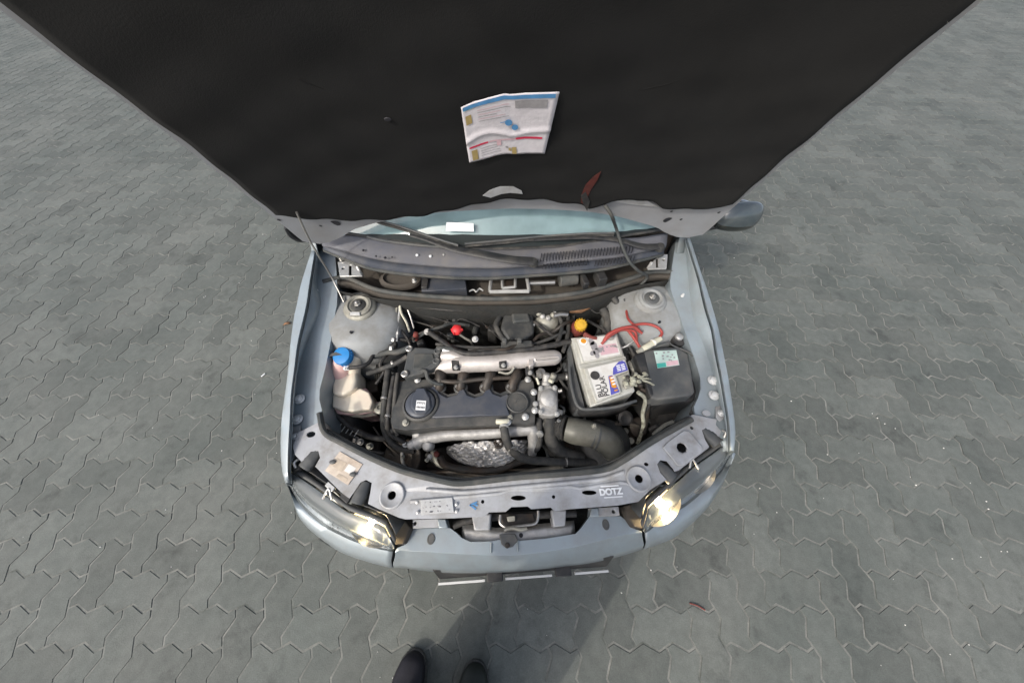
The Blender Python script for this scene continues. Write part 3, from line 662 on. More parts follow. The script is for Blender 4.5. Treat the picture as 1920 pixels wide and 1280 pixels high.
# number plate, seen nearly edge-on under the bumper
pa, pb = P(823, 1090, .385), P(1139, 1066, .385)
dirp = (pb-pa).normalized(); back = Vector((-dirp.y, dirp.x, 0))
m = MB(); cpl = (pa+pb)/2
m.box(cpl+ZV*.050+back*.026, ((pb-pa).length, .010, .11), math.atan2(dirp.y, dirp.x), rot=Euler((R(-16), 0, math.atan2(dirp.y, dirp.x)))); npl = m.build('number_plate', 'black_plastic', car, bevel=.002)
for t0, t1 in ((0, .27), (.39, .665), (.80, 1.0)):
    a, b = pa.lerp(pb, t0), pa.lerp(pb, t1); m = MB(); m.box((a+b)/2-back*.005+ZV*.002, ((b-a).length, .006, .012), math.atan2(dirp.y, dirp.x)); m.build('plate_edge', 'plate_white', npl)
for t in (.33, .73):
    m = MB(); m.box(pa.lerp(pb, t)+ZV*.012+back*.004, (.050, .026, .022), math.atan2(dirp.y, dirp.x)); m.build('plate_clip', 'black_plastic', npl, bevel=.003)

# ---- hood, propped open
PHI = R(68); HH = .66
H0 = Vector((-.040, .848, .83))
WU = -B*math.cos(PHI)+ZV*math.sin(PHI); HN = B*math.sin(PHI)+ZV*math.cos(PHI)
def crown(x, s): return .058*(1-(x/HH)**2)+.018*math.sin(math.pi*min(max(s, 0), .88)/.88)
def HP(x, s, h=0.0): return H0+U*x+WU*s+HN*(crown(x, s)+h)
def to_hood(px, py, h=0.0):
    x = s = 0.2
    d = ray(px, py); o = Vector((0, 0, CAM_Z))
    for _ in range(12):
        base = H0+HN*(crown(x, s)+h); t = (base-o).dot(HN)/d.dot(HN); q = o+d*t-H0; x, s = q.dot(U), q.dot(WU)
    return x, s
EDGE = [to_hood(*p) for p in [(602, 462), (640, 447), (662, 433), (705, 420), (730, 415), (790, 404), (884, 397), (954, 394), (1025, 395), (1080, 398), (1115, 401), (1165, 410), (1200, 420), (1230, 428), (1252, 440), (1272, 447), (1288, 450)]]
PADL = [to_hood(p[0], p[1], -.006) for p in [(498, 399), (530, 401), (592, 407), (665, 409), (720, 408), (800, 399), (860, 386), (895, 379), (935, 370), (985, 369), (1022, 371), (1088, 380), (1105, 387), (1147, 375), (1185, 369), (1219, 373), (1241, 386), (1300, 389), (1357, 383), (1372, 380)]]
xl, xr = min(e[0] for e in EDGE)-.012, max(e[0] for e in EDGE)+.012
SIDE_L = to_hood(482, 387)[0]; SIDE_R = to_hood(1425, 350)[0]
def s_edge(x):
    return interp(EDGE, x)+(max(0, abs(x-(EDGE[0][0] if x < 0 else EDGE[-1][0]))*.9) if (x < EDGE[0][0] or x > EDGE[-1][0]) else 0)
def hw(s, sd):                                   # half width: rounds in at the rear corners and at the nose
    base = SIDE_L if sd < 0 else SIDE_R; cor = EDGE[0][0] if sd < 0 else EDGE[-1][0]
    k = min(1, max(0, s)/.10); nose = max(0, (s-.70)/.18); return lerp(cor, base, k**.6)*(1-.10*nose*nose)
def hood_grid(h, lowf, top, nx=44, ns=26, inset=0.0, wav=0.0):
    rows = []
    for j in range(ns+1):
        v = j/ns; row = []
        for i in range(nx+1):
            u = i/nx; x0 = lerp(SIDE_L+inset, SIDE_R-inset, u)
            s = lerp(lowf(x0), top-.06*(abs(x0)/HH)**3, v)
            a, b = hw(s, -1)+inset, hw(s, 1)-inset
            x = lerp(a, b, u)
            hh = h+(wav*(.55*math.sin(x*13+s*9+1)*math.sin(s*17+x*4)+.3*math.sin(x*31-s*22)*math.sin(s*41+x*9)+.25*math.sin(x*7)*math.sin(s*55+3*math.sin(x*5)))*min(1, max(0, (s-lowf(x0))/.05)) if wav else 0)
            row.append(HP(x, s, hh))
        rows.append(row)
    return rows
m = MB(); m.loft(hood_grid(.030, s_edge, .88)); hood = m.build('hood', 'paint', car, sharp=60)
hood['label'] = 'raised hood, its underside lined with black felt'
m = MB(); g0 = hood_grid(.004, lambda x: s_edge(x)+.001, .875, inset=.003); g1 = hood_grid(.029, s_edge, .879)
rim0 = g0[0]+[r[-1] for r in g0[1:]]+g0[-1][::-1][1:]+[r[0] for r in g0[::-1][1:]]; rim1 = g1[0]+[r[-1] for r in g1[1:]]+g1[-1][::-1][1:]+[r[0] for r in g1[::-1][1:]]
m.loft(g0); m.loft([rim0, rim1]); m.build('inner_frame', 'paint_hood_inner', hood, sharp=50)
pad_low = lambda x: interp(PADL, x)+.004*math.sin(x*60)
m = MB(); m.loft(hood_grid(-.008, pad_low, .82, 90, 56, .030, .0045)); pad = m.build('insulation_pad', 'pad', hood, sharp=80, solid=.006)
pad['label'] = 'black felt insulation pad under the hood'
# seams and wrinkles pressed into the felt
for pts in ([(1060, 205), (1150, 178), (1260, 155), (1360, 110)], [(560, 150), (640, 178), (720, 200), (800, 215)]):
    m = MB(); pp = [HP(*to_hood(a, b, -.0115), -.0115) for a, b in pts]; m.tube(pp, .0018, 6, 6, flat=.5); m.build('felt_crease', 'pad', pad)
# torn hole, drip stain, exposed painted crescent
c = HP(*to_hood(727, 224, -.0155), -.0155)
m = MB(); m.lathe(c, [(.006, 0), (.005, .001), (.002, .0012)], 7, -HN, 1.3, .8); m.build('tear', 'print_black', pad)
def hood_patch(pxs, h, name, material, parent, thick=.001):
    m = MB(); pp = [HP(*to_hood(a, b, h), h) for a, b in pxs]; n = len(pp); cen = sum(pp, Vector())/n
    m.add(pp+[cen]+[p-HN*-thick for p in pp], [(i, (i+1) % n, n) for i in range(n)]+[(i, i+n+1, (i+1) % n+n+1, (i+1) % n) for i in range(n)])
    return m.build(name, material, parent)
hood_patch([(905, 367), (918, 357), (938, 350), (962, 350), (978, 358), (980, 364), (962, 361), (940, 364), (920, 371)], -.0165, 'exposed_paint', 'paint_inner', hood)
hood_patch([(1090, 366), (1098, 347), (1112, 332), (1127, 322), (1120, 338), (1108, 356), (1101, 372), (1097, 384), (1089, 380)], -.0165, 'red_stain', 'stain', pad)
hood_patch([(1089, 367), (1098, 360), (1106, 378), (1101, 396), (1094, 384)], -.018, 'torn_flap', 'black_plastic', pad)
hood_patch([(1147, 377), (1185, 371), (1212, 376), (1235, 388), (1180, 383)], -.0025, 'bare_edge', 'paint_inner', hood)
# holes in the painted frame
for px, py, rx, ry in ((629, 418, .0145, .0085), (523, 412, .005, .003), (601, 423, .004, .003), (1252, 412, .0135, .0085), (1259, 396, .004, .0025), (1277, 411, .004, .003), (1348, 398, .004, .003)):
    c = HP(*to_hood(px, py, .004), .0030)
    m = MB(); q = [c+U*math.cos(a)*rx+WU*math.sin(a)*ry*1.6-HN*.0 for a in [2*math.pi*k/16 for k in range(16)]]
    m.add(q+[c-HN*.0004], [(i, (i+1) % 16, 16) for i in range(16)]); m.build('frame_hole', 'print_black', hood)
# bump stop on the hood's left corner
m = MB(); c = [HP(*to_hood(a, b, .01), .012) for a, b in ((535, 428), (545, 440), (558, 448), (573, 452))]; m.tube(c, [.006, .012, .012, .006], 8, 4, flat=.7); m.build('corner_bracket', 'black_plastic', hood)
# information label on the felt
LBL = [(864, 200), (900, 184), (940, 174), (985, 171), (1049, 170), (1044, 196), (1033, 238), (1021, 287), (985, 286), (950, 287), (915, 293), (880, 304), (877, 290), (870, 245)]
tl, tr, br, bl = [to_hood(a, b, -.017) for a, b in ((864, 200), (1049, 170), (1021, 287), (880, 304))]
tops = [to_hood(a, b, -.017) for a, b in ((864, 200), (890, 187), (915, 180), (945, 174), (955, 174.5), (985, 170.5), (1049, 170))]
bots = [to_hood(a, b, -.017) for a, b in ((880, 303), (905, 296), (930, 290), (950, 287), (965, 286), (985, 285.5), (1021, 287))]
def LP(u, v, h=-.0205):                           # label coordinates: u across, v up
    k = u*6; i = min(5, int(k)); f = k-i
    a = (lerp(bots[i][0], bots[i+1][0], f), lerp(bots[i][1], bots[i+1][1], f)); b = (lerp(tops[i][0], tops[i+1][0], f), lerp(tops[i][1], tops[i+1][1], f))
    crease = .0035*math.exp(-((v-.42-.05*math.sin(u*7))/.035)**2)+.0012*math.sin(u*11+v*5)
    return HP(lerp(a[0], b[0], v), lerp(a[1], b[1], v), h-crease)
m = MB(); m.loft([[LP(i/36, j/30) for i in range(37)] for j in range(31)]); lab = m.build('information_label', 'paper', hood, sharp=80, solid=.0006)
lab['label'] = 'creased white service label stuck to the black felt'
def lpatch(u0, u1, v0, v1, material, name='printed_patch', du=0.0):
    n = 10; m = MB(); m.loft([[LP(lerp(u0, u1, i/n)+du*0, lerp(v0, v1, j/3), -.0217) for i in range(n+1)] for j in range(4)]); return m.build(name, material, lab, sharp=80)
lpatch(.02, .985, .93, .985, 'print_blue', 'blue_band'); lpatch(.02, .13, .925, .955, 'print_teal')
lpatch(.035, .105, .70, .84, 'print_ochre'); lpatch(.05, .12, .04, .24, 'print_ochre')
lpatch(.03, .26, .285, .315, 'print_red', 'red_rule'); lpatch(.26, .70, .290, .315, 'print_pink', 'pink_rule'); lpatch(.70, .955, .285, .32, 'print_red', 'red_rule')
lpatch(.72, .95, .80, .91, 'print_grey'); lpatch(.37, .43, .20, .29, 'print_pink'); lpatch(.49, .535, .135, .17, 'print_grey'); lpatch(.545, .60, .08, .14, 'print_ochre'); lpatch(.615, .70, .015, .15, 'print_ochre')
lpatch(.44, .55, .60, .612, 'print_blue', 'blue_line')
for i in range(6): lpatch(.18, .18+random.uniform(.2, .5), .86-.035*i, .868-.035*i, 'print_grey' if i % 2 else 'print_pink', 'text_line')
for i in range(4): lpatch(.16, .16+random.uniform(.12, .26), .22-.045*i, .228-.045*i, 'print_grey', 'text_line')
for u, v, r in ((.585, .60, .0075), (.70, .51, .0068)):
    c = LP(u, v, -.0240); m = MB(); q = [c+U*math.cos(a)*r+WU*math.sin(a)*r for a in [2*math.pi*k/20 for k in range(20)]]; m.add(q, [tuple(range(20))]); m.build('blue_dot', 'print_blue', lab)
# hood prop rod, left
m = MB(); rp = [P(645, 566, .745), P(622, 520, .80), HP(*to_hood(585, 452, -.03), -.04), HP(*to_hood(556, 398, -.02), -.02)]
m.tube(rp, .0029, 8, 4); m.build('prop_rod', 'steel', car)
# washer hose hanging from the hood
m = MB(); rp = [HP(*to_hood(1134, 384, -.012), -.012), HP(*to_hood(1146, 398, -.02), -.03), P(1156, 430, .93), P(1166, 460, .90), P(1180, 490, .875), P(1197, 508, .835), P(1213, 520, .78), P(1190, 545, .73)]
m.tube(rp, .0052, 8, 6); m.build('washer_hose', 'seal_rubber', car)
# hinges
for pts, hole, slot in (([(633, 491), (651, 489), (670, 500), (679, 517), (637, 518)], (643, 503), [(654, 497), (659, 497), (659, 516), (654, 516)]), ([(1252, 477), (1239, 476), (1222, 492), (1215, 504), (1250, 503)], (1244, 487), [(1230, 484), (1234, 483), (1234, 501), (1230, 502)])):
    m = MB(); m.prism(C(pts, .822), .006, [circle(P(*hole, .822), .0055, 12), C(slot, .822)]); h = m.build('hood_hinge', 'zinc', car, bevel=.001)
    m = MB(); m.tube([P(pts[2][0], pts[2][1], .824), P(pts[3][0], pts[3][1], .81)], .006, 8, 1); m.build('hinge_arm', 'zinc', h)
    m = MB(); m.bolt(P(hole[0]-3, hole[1]-16, .825), .005, .006); m.build('hinge_bolt', 'steel', h)

# ---- cowl panel with air-intake slats
top = C([(612, 452), (650, 443), (690, 447), (720, 454), (780, 462), (849, 468), (960, 470), (1040, 465), (1140, 450), (1200, 448), (1250, 440)], [.875]*11)
low = C([(605, 466), (650, 485), (692, 500), (745, 509), (800, 514), (860, 518), (930, 518), (1001, 513), (1060, 509), (1140, 500), (1245, 474)], [.845]*11)
mid = [a.lerp(b, .5)+ZV*.010 for a, b in zip(top, low)]
q1 = [a.lerp(b, .14)+ZV*.008 for a, b in zip(top, low)]; q2 = [a.lerp(b, .8)+ZV*.007 for a, b in zip(top, low)]
lo_ = [a.lerp(b, .70)+ZV*.009 for a, b in zip(top, low)]
m = MB(); m.loft([[p+B*.02-ZV*.012 for p in top], top, q1, mid, lo_, [p-ZV*.006-B*.002 for p in lo_]], 40); cowl = m.build('cowl_panel', 'cowl_plastic', car, solid=.003, sharp=35)
cowl['label'] = 'grey plastic cowl panel with slatted air intake on its right'
m = MB(); m.loft([[p-ZV*.005-B*.001 for p in lo_], [a.lerp(b, .6)-ZV*.004 for a, b in zip(lo_, low)], low, [p-ZV*.022+B*.004 for p in low]], 40); m.build('cowl_lower_step', 'cover_panel', cowl, solid=.002, sharp=30)
m = MB(); m.tube([p-ZV*.010+B*.002 for p in low], .006, 8, 5); m.build('cowl_lip', 'seal_rubber', cowl)
m = MB(); m.tube([p+ZV*.007 for p in top[2:6]], .0045, 8, 5); m.build('cowl_ridge', 'grey_plastic', cowl)
for n_, y0, y1, x0, x1, h in ((30, (476, 461), (489, 473), 1014, 1185, 0), (14, (496, 488), (503, 496), 1018, 1100, 0), (13, (489, 481), (498, 489), 1116, 1188, 0)):
    for i in range(n_):
        u = i/(n_-1); px = lerp(x0, x1, u); ya, yb = lerp(y0[0], y0[1], u), lerp(y1[0], y1[1], u)
        z0 = .886 if y0[0] == 476 else .866
        c0_, c1_ = P(px+1.5, ya, z0-.003), P(px-.5, yb, z0-.001)
        m = MB(); d = (c1_-c0_); m.box((c0_+c1_)/2, (.0028, d.length, .004), math.atan2(d.y, d.x)-R(90)); m.build('intake_slot', 'print_black', cowl)
for px, py, r, mt in ((681, 469, .004, 'print_black'), (722, 483, .0045, 'print_black'), (735, 482, .003, 'print_black'), (782, 478, .005, 'plain_white'), (807, 480, .005, 'plain_white'), (705, 480, .003, 'print_black'), (832, 477, .004, 'zinc')):
    m = MB(); m.lathe(P(px, py, .878), [(r, -.002), (r, .001), (r*.5, .0025)], 10); m.build('cowl_stud', mt, cowl)

# ---- windscreen, dashboard
wb = C([(640, 436), (690, 444), (760, 455), (860, 464), (960, 466), (1060, 460), (1150, 446), (1250, 430)], .878)
UPW = (B*.80+ZV*.62).normalized()
wt = [p+UPW*(.62 if True else 0)*1.0 for p in wb]
wt = [Vector((p.x*.84-.006, p.y, p.z)) for p in wt]
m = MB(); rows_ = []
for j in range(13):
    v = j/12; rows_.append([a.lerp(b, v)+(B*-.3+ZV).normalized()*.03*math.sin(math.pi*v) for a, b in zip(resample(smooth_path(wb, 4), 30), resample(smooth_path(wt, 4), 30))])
m.loft(rows_); ws = m.build('windscreen', 'windscreen', car, sharp=80); ws['label'] = 'windscreen with a pale teal sky sheen painted into its film'
m = MB(); m.tube([p+ZV*.002 for p in wb], .006, 8, 5, flat=.6); m.build('glass_seal', 'rubber', ws)
fr0 = rows_[0]; fb = []
LINE = [(600, 440), (690, 441), (730, 440), (850, 441), (960, 442), (1080, 441), (1150, 436), (1260, 425)]
for j in range(len(fr0)):
    best = rows_[0][j]
    for k in range(60):
        v = k/59*.35; i = int(v*12); q = rows_[i][j].lerp(rows_[i+1][j], v*12-i); best = q; px_, py_, _d = px_of(q)
        if py_ < interp(LINE, px_): break
    fb.append(best)
nfr = Vector((0, -.6, .8))*.002
m = MB(); m.loft([[p+nfr for p in fr0], [a_.lerp(b_, .5)+nfr for a_, b_ in zip(fr0, fb)], [p+nfr for p in fb]]); m.build('black_border', 'frit_reflection', ws, sharp=80)  # glass border that also paints in the dark dash and hood reflection
m = MB(); a = [p+B*.015-ZV*.016 for p in wb]; m.loft([a, [p+B*.10+ZV*.012 for p in a], [p+B*.40+ZV*.03 for p in a], [p+B*.44-ZV*.10 for p in a]], 20); dsh = m.build('dashboard', 'dash', car, sharp=50)
qa = [P(866, 421, .92), P(890, 421, .92), P(890, 437, .905), P(866, 437, .905)]
def on_ws(px, py, off=.0):
    d = ray(px, py); o = Vector((0, 0, CAM_Z)); n = UPW.cross(U).normalized(); c = wb[4]-ZV*0; t = (c-o).dot(n)/d.dot(n); return o+d*t+n*off
nw = UPW.cross(U).normalized(); nw = nw if nw.z > 0 else -nw
m = MB(); q = [on_ws(a, b) for a, b in ((840, 421), (889, 423), (890, 438), (839, 437))]; q = [p+nw*.026 for p in q]; m.add(q+[p+nw*.001 for p in q], [(0, 1, 2, 3), (4, 5, 6, 7), (0, 1, 5, 4), (1, 2, 6, 5), (2, 3, 7, 6), (3, 0, 4, 7)])
m.build('white_sticker', 'plain_white', ws)
# ---- wipers
def wiper(arm, blade, wid, label):
    m = MB(); pts = [P(*p) for p in arm]; m.tube(pts, wid, 10, 4, flat=.45); o = m.build('wiper', 'black_plastic', car); o['label'] = label
    m = MB(); m.lathe(pts[0]+ZV*-.012, [(.016, 0), (.016, .010), (.012, .018), (.006, .020)], 18); m.build('pivot_cap', 'rubber', o)
    bp = [P(*p) for p in blade]; m = MB(); m.tube(bp, .0065, 8, 4, flat=.8); m.build('blade', 'rubber', o)
    m = MB(); m.tube([p+ZV*.009 for p in bp[0:]], .0035, 6, 4); m.build('blade_spine', 'grey_plastic', o)
    return o
wiper([(1000, 490, .892), (960, 487, .898), (900, 476, .902), (850, 466, .905), (800, 449, .912), (768, 440, .918)], [(860, 464, .905), (800, 445, .913), (750, 428, .925), (712, 417, .94), (690, 408, .95)], [.018, .017, .016, .013, .008, .007], 'long black wiper lying across the middle of the cowl')
wiper([(1238, 462, .888), (1205, 462, .892), (1160, 450, .90), (1110, 445, .906), (1060, 447, .908), (1000, 450, .908)], [(1150, 441, .905), (1100, 442, .905), (1020, 447, .903), (940, 455, .90), (872, 461, .897)], [.014, .013, .011, .008, .006, .005], 'black wiper on the right side of the windscreen')
# ---- in the cowl trough
def trough(name, pxs, z, drop, material, label, cat, bevel=.003):
    m = MB(); m.prism(C(pxs, z), drop); o = m.build(name, material, None, bevel=bevel); return tag(o, label, cat)
o = trough('control_unit', [(790, 517), (873, 520), (875, 541), (790, 546)], .775, .05, 'cover_panel', 'dark flat control box in the trough under the cowl', 'control box')
m = MB(); m.box(P(797, 532, .778), (.022, .045, .012), YAW); m.build('connector', 'black_plastic', o, bevel=.002)
t = thing('wiper_bracket', 'silver wiper linkage frame under the middle of the cowl', 'bracket', P(955, 530, .75))
for a, b, r in (((921, 520, .80), (918, 547, .79), .006), ((918, 547, .79), (992, 546, .79), .007), ((992, 546, .79), (988, 520, .80), .006), ((941, 521, .80), (942, 540, .795), .005), ((942, 540, .795), (966, 538, .795), .005), ((966, 538, .795), (966, 520, .80), .005)):
    m = MB(); m.tube([P(*a), P(*b)], r, 8, 1); m.build('bar', 'zinc', t)
m = MB(); m.prism(C([(946, 522), (962, 521), (962, 535), (947, 536)], .79), .02); m.build('motor_plate', 'dark_steel', t, bevel=.002)
t = thing('wiper_motor', 'grey cylindrical wiper motor in the trough at the right', 'motor', P(1075, 530, .75))
m = MB(); m.tube([P(1048, 525, .785), P(1082, 521, .785)], .024, 20, 1); m.build('motor_case', 'seal_rubber', t, bevel=.004)
m = MB(); m.tube([P(992, 531, .785), P(1040, 529, .785)], .009, 10, 1); m.build('shaft', 'steel', t)
m = MB(); m.box(P(1095, 527, .79), (.02, .05, .03), .2); m.build('motor_clamp', 'black_plastic', t, bevel=.003)
m = MB(); m.box(P(1125, 521, .80), (.03, .05, .04), .2); m.build('motor_relay', 'black_plastic', t, bevel=.003)
t = thing('blower_intake', 'dusty curved air intake at the left end of the trough', 'air intake', P(750, 525, .75))
m = MB(); m.lathe(P(752, 526, .755), [(.06, 0), (.058, .012), (.045, .022), (.043, .010), (.02, .006)], 28, (0, -.2, 1), 1.3, .7); m.build('intake_ring', 'brown_felt', t)
m = MB(); m.bolt(P(777, 527, .79), .006, .008); m.build('intake_bolt', 'zinc', t)
t = thing('cable_clip', 'crumpled silver clip between control box and wiper frame', 'clip', P(893, 543, .77))
m = MB(); m.tube(C([(880, 546), (888, 543), (893, 547), (899, 541), (906, 545)], .79), .003, 8, 4); m.build('clip_wire', 'zinc', t)

# ---- mirrors
def mirror(c, s, label):
    def shell(a0, a1, name, material, parent):
        m = MB(); rings = []
        for i in range(17):
            th = math.pi*i/16; rr = math.sin(th)**.42; off = -math.cos(th)
            rings.append([c+U*s*(off*.072)+B*(math.cos(a)*.040*rr*(1 if math.cos(a) < 0 else .7))+ZV*(math.sin(a)*.056*rr*(1 if math.sin(a) > 0 else .9)*(1+.12*off)) for a in [lerp(a0, a1, k/14) for k in range(15)]])
        m.loft(rings); return m.build(name, material, parent, sharp=70)
    o = shell(R(-12), R(192), 'mirror', 'mirror_top', car); o['label'] = label
    shell(R(192), R(348), 'lower_shell', 'mirror_cap', o)
    m = MB(); m.tube([c-U*s*.05-ZV*.03, c-U*s*.10-ZV*.04, c-U*s*.14-ZV*.04], [.016, .018, .024], 10, 4, flat=.7); m.build('mirror_foot', 'black_plastic', o)
    m = MB(); m.lathe(c+B*.026, [(.046, 0), (.048, .003), (.044, .004)], 24, B, 1.3, .95); m.build('mirror_glass', 'chrome', o)
mirror(P(1380, 407, .93), 1, 'dark right mirror housing with a bright highlight on top'); mirror(K(-.745, 1.16, .98), -1, 'dark left mirror housing behind the hood')

# ---- rest of the body behind the hood
ys = [.86, .96, 1.1, 1.3, 1.7, 2.1, 2.5, 2.85, 3.1, 3.22]
def half(y): return interp([(.86, .735), (1.2, .755), (1.8, .78), (2.6, .77), (3.1, .72), (3.22, .62)], y)
for s in (-1, 1):
    secs = []
    for z, k in ((.22, .93), (.30, .985), (.50, 1.0), (.70, .985), (.86, .925), (.93, .89)):
        secs.append([K(s*half(y)*k, y, (min(z, .80) if y < .95 else z)+(.03*(y-.8)/2.4 if z > .6 else 0)) for y in ys])
    m = MB(); m.loft(secs); m.build('body_side', 'paint', car, solid=.004, sharp=50)
    for y0, y1 in ((1.02, 1.93), (1.95, 2.55)):
        m = MB(); m.loft([[K(s*(half(y)*k+.004), y, z) for y in (y0, (y0+y1)/2, y1)] for z, k in ((.30, .985), (.50, 1.0), (.70, .985), (.86, .925))]); d = m.build('door', 'paint', car, solid=.003, bevel=.003, sharp=50)
        m = MB(); m.box(K(s*(half(y1)+.012), y1-.14, .80), (.022, .15, .028), YAW); m.build('handle', 'black_plastic', d, bevel=.006)
        m = MB(); m.loft([[K(s*(half(y)*.89-.004), y, .945) for y in (y0+.04, y1-.03)], [K(s*.60, y, 1.36) for y in (y0+.40 if y0 < 1.5 else y0+.02, y1-.03)]]); m.build('side_window', 'window', d)
    m = MB(); m.tube([K(s*.625, .92, .91), K(s*.60, 1.20, 1.14), K(s*.56, 1.50, 1.39)], [.03, .03, .03], 10, 4, flat=.7); m.build('windscreen_pillar', 'paint', car)
    m = MB(); m.tube([K(s*.67, 1.94, .95), K(s*.61, 1.96, 1.40)], .03, 8, 1, flat=.6); m.build('door_pillar', 'black_plastic', car)
    m = MB(); m.tube([K(s*.66, 2.62, .97), K(s*.60, 2.62, 1.40)], .07, 8, 1, flat=.5); m.build('rear_pillar', 'paint', car)
m = MB(); m.loft([[K(x, y, 1.44-.05*(x/.62)**2-.04*((y-2.0)/.8)**2) for x in (-.62, -.4, -.15, .15, .4, .62)] for y in (1.42, 1.6, 1.9, 2.2, 2.5, 2.78)]); m.build('roof', 'paint', car, solid=.02, sharp=60)
m = MB(); m.loft([[K(x, 2.80, 1.37) for x in (-.58, 0, .58)], [K(x, 3.02, .98) for x in (-.62, 0, .62)]]); m.build('rear_window', 'window', car)
m = MB(); m.loft([[K(x*k, y, z) for x in (-.7, -.4, 0, .4, .7)] for y, z, k in ((2.99, .98, .95), (3.16, .90, .97), (3.24, .60, 1.0), (3.22, .30, .97))]); m.build('tailgate', 'paint', car, solid=.004)
m = MB(); m.loft([[K(x, y, .24) for x in (-.72, .72)] for y in (.7, 3.15)]); m.build('car_floor', 'cavity', car, solid=.01)
for s in (-1, 1):
    for row, y in ((0, 1.75), (1, 2.45)):
        m = MB(); m.box(K(s*.34, y, .50), (.46, .48, .16), YAW); m.box(K(s*.34, y+.26, .85), (.46, .14, .60), YAW); m.build('seat', 'seat_cloth', car, bevel=.04, seg=3)
    for y in (WHEEL_Y, 2.72):
        c = K(s*.60, y, .285); m = MB()
        m.lathe(c-U*.085, [(.19, 0), (.255, .004), (.278, .02), (.285, .05), (.285, .12), (.278, .15), (.255, .166), (.19, .17)], 36, U); wh = m.build('wheel', 'tyre', car); 
        m = MB(); m.lathe(c+U*s*.055, [(.185, 0), (.185, .02), (.165, .024), (.15, .012), (.06, .022), (.03, .026)], 30, U*s); m.build('rim', 'steel', wh)
m = MB(); m.lathe(K(-.34, 1.33, .86), [(.185, -.012), (.197, 0), (.185, .012), (.173, 0), (.185, -.012)], 30, (0, -.8, .5)); m.build('steering_wheel', 'black_plastic', car)

# ================================================================== engine
eng = thing('engine', 'dirty four-cylinder engine with dark cam cover in the middle of the bay', 'engine', P(880, 770, .25))
def part(mb, name, material, parent=None, **k): return mb.build(name, material, parent or eng, **k)
# block and sump under everything
m = MB(); m.prism(C([(742, 712), (1002, 708), (1004, 790), (960, 794), (800, 800), (742, 800)], .60), .36); part(m, 'engine_block', 'dark_steel', bevel=.01)
m = MB(); m.prism(C([(780, 840), (1000, 830), (1010, 880), (960, 900), (800, 905)], .40), .18); part(m, 'sump', 'dark_steel', bevel=.01)
# cam cover
CV = [(745, 716), (770, 711), (812, 711), (822, 716), (826, 733), (840, 739), (853, 736), (861, 722), (866, 714), (872, 718), (877, 733), (890, 739), (902, 735), (908, 722), (914, 715), (920, 720), (926, 732), (938, 737), (949, 732), (955, 720), (962, 714), (984, 711), (1000, 714), (1004, 740), (1003, 792), (985, 795), (960, 792), (940, 796), (820, 800), (760, 806), (737, 802), (733, 790), (738, 750)]
m = MB(); m.prism(C(CV, .655), .07); cover = part(m, 'cam_cover', 'cover_plastic', bevel=.005); cover['label'] = 'dark plastic cam cover with scalloped rear edge'
CP = [(802, 729), (815, 722), (824, 737), (838, 745), (856, 740), (866, 723), (876, 740), (890, 745), (905, 740), (915, 723), (925, 738), (938, 743), (952, 737), (955, 745), (950, 760), (956, 778), (900, 779), (808, 783), (818, 770), (822, 755), (815, 740)]
m = MB(); m.prism(C(CP, .664), .012); part(m, 'cover_panel', 'cover_panel', cover, bevel=.003)
m = MB(); c = P(790, 759, .657); m.lathe(c, [(.058, -.005), (.058, .010), (.055, .014), (.050, .0145), (.048, .004), (.046, .004)], 44, (0, 0, 1), 1.0, .98); part(m, 'oil_cap_ring', 'cover_plastic', cover, sharp=50)
m = MB(); m.lathe(c, [(.046, 0), (.046, .016), (.043, .020), (.030, .0215), (.010, .022)], 40); cap = part(m, 'oil_filler_cap', 'cover_panel', cover, sharp=50)
m = MB(); m.prism([p+Vector((0, 0, .001)) for p in C([(781, 727), (797, 727), (806, 745), (808, 764), (797, 776), (778, 776), (770, 762), (772, 745)], .683)], .012); part(m, 'cap_grip', 'cover_panel', cap, bevel=.004)
m = MB(); q = C([(781, 750), (799, 751), (797, 769), (779, 768)], .685); m.prism(q, .0006); stk = part(m, 'cap_sticker', 'plain_white', cap)
for k, (v, n_, hh) in enumerate(((.22, 7, .0025), (.34, 5, .002), (.72, 6, .006))):
    for i in range(n_):
        p = q[0].lerp(q[1], .14+.72*i/(n_-1)).lerp(q[3].lerp(q[2], .14+.72*i/(n_-1)), v)
        m = MB(); m.box(p+ZV*.0006, (.0022, hh, .0006), 0.1); part(m, 'sticker_mark', 'print_black', cap)
m = MB(); c = P(970, 755, .657); m.lathe(c, [(.0355, -.004), (.0355, .009), (.0325, .011), (.030, .008), (.012, .0085)], 36); dk = part(m, 'round_plug', 'cover_plastic', cover, sharp=40)
m = MB(); m.tube([c+Vector((-.008, -.006, .0105)), c+Vector((-.002, .004, .0105)), c+Vector((.009, .007, .0105))], .0014, 6); part(m, 'plug_mark', 'grey_plastic', dk)
for px, py, mt in ((761, 792, 'brass_dirty'), (783, 712, 'zinc'), (985, 781, 'zinc'), (957, 782, 'brass_dirty'), (990, 711, 'zinc'), (1001, 735, 'zinc'), (1003, 769, 'zinc'), (952, 791, 'zinc')):
    m = MB(); m.bolt(P(px, py, .657), .0075 if px != 957 else .006, .007); part(m, 'cover_bolt', mt, cover)
m = MB(); a = C([(815, 789), (870, 788), (938, 786)], .652); m.loft([a, [p-B*.016-ZV*.004 for p in a], [p-B*.02-ZV*.03 for p in a]], 16); part(m, 'cover_skirt', 'dark_steel', solid=.003)
for x0, x1, y in ((795, 812, 800), (818, 850, 797), (868, 880, 796), (905, 925, 795)):
    m = MB(); m.tube(C([(x0, y+2), ((x0+x1)/2, y), (x1, y)], .628), .008, 8, 4); part(m, 'gasket_lug', 'steel')
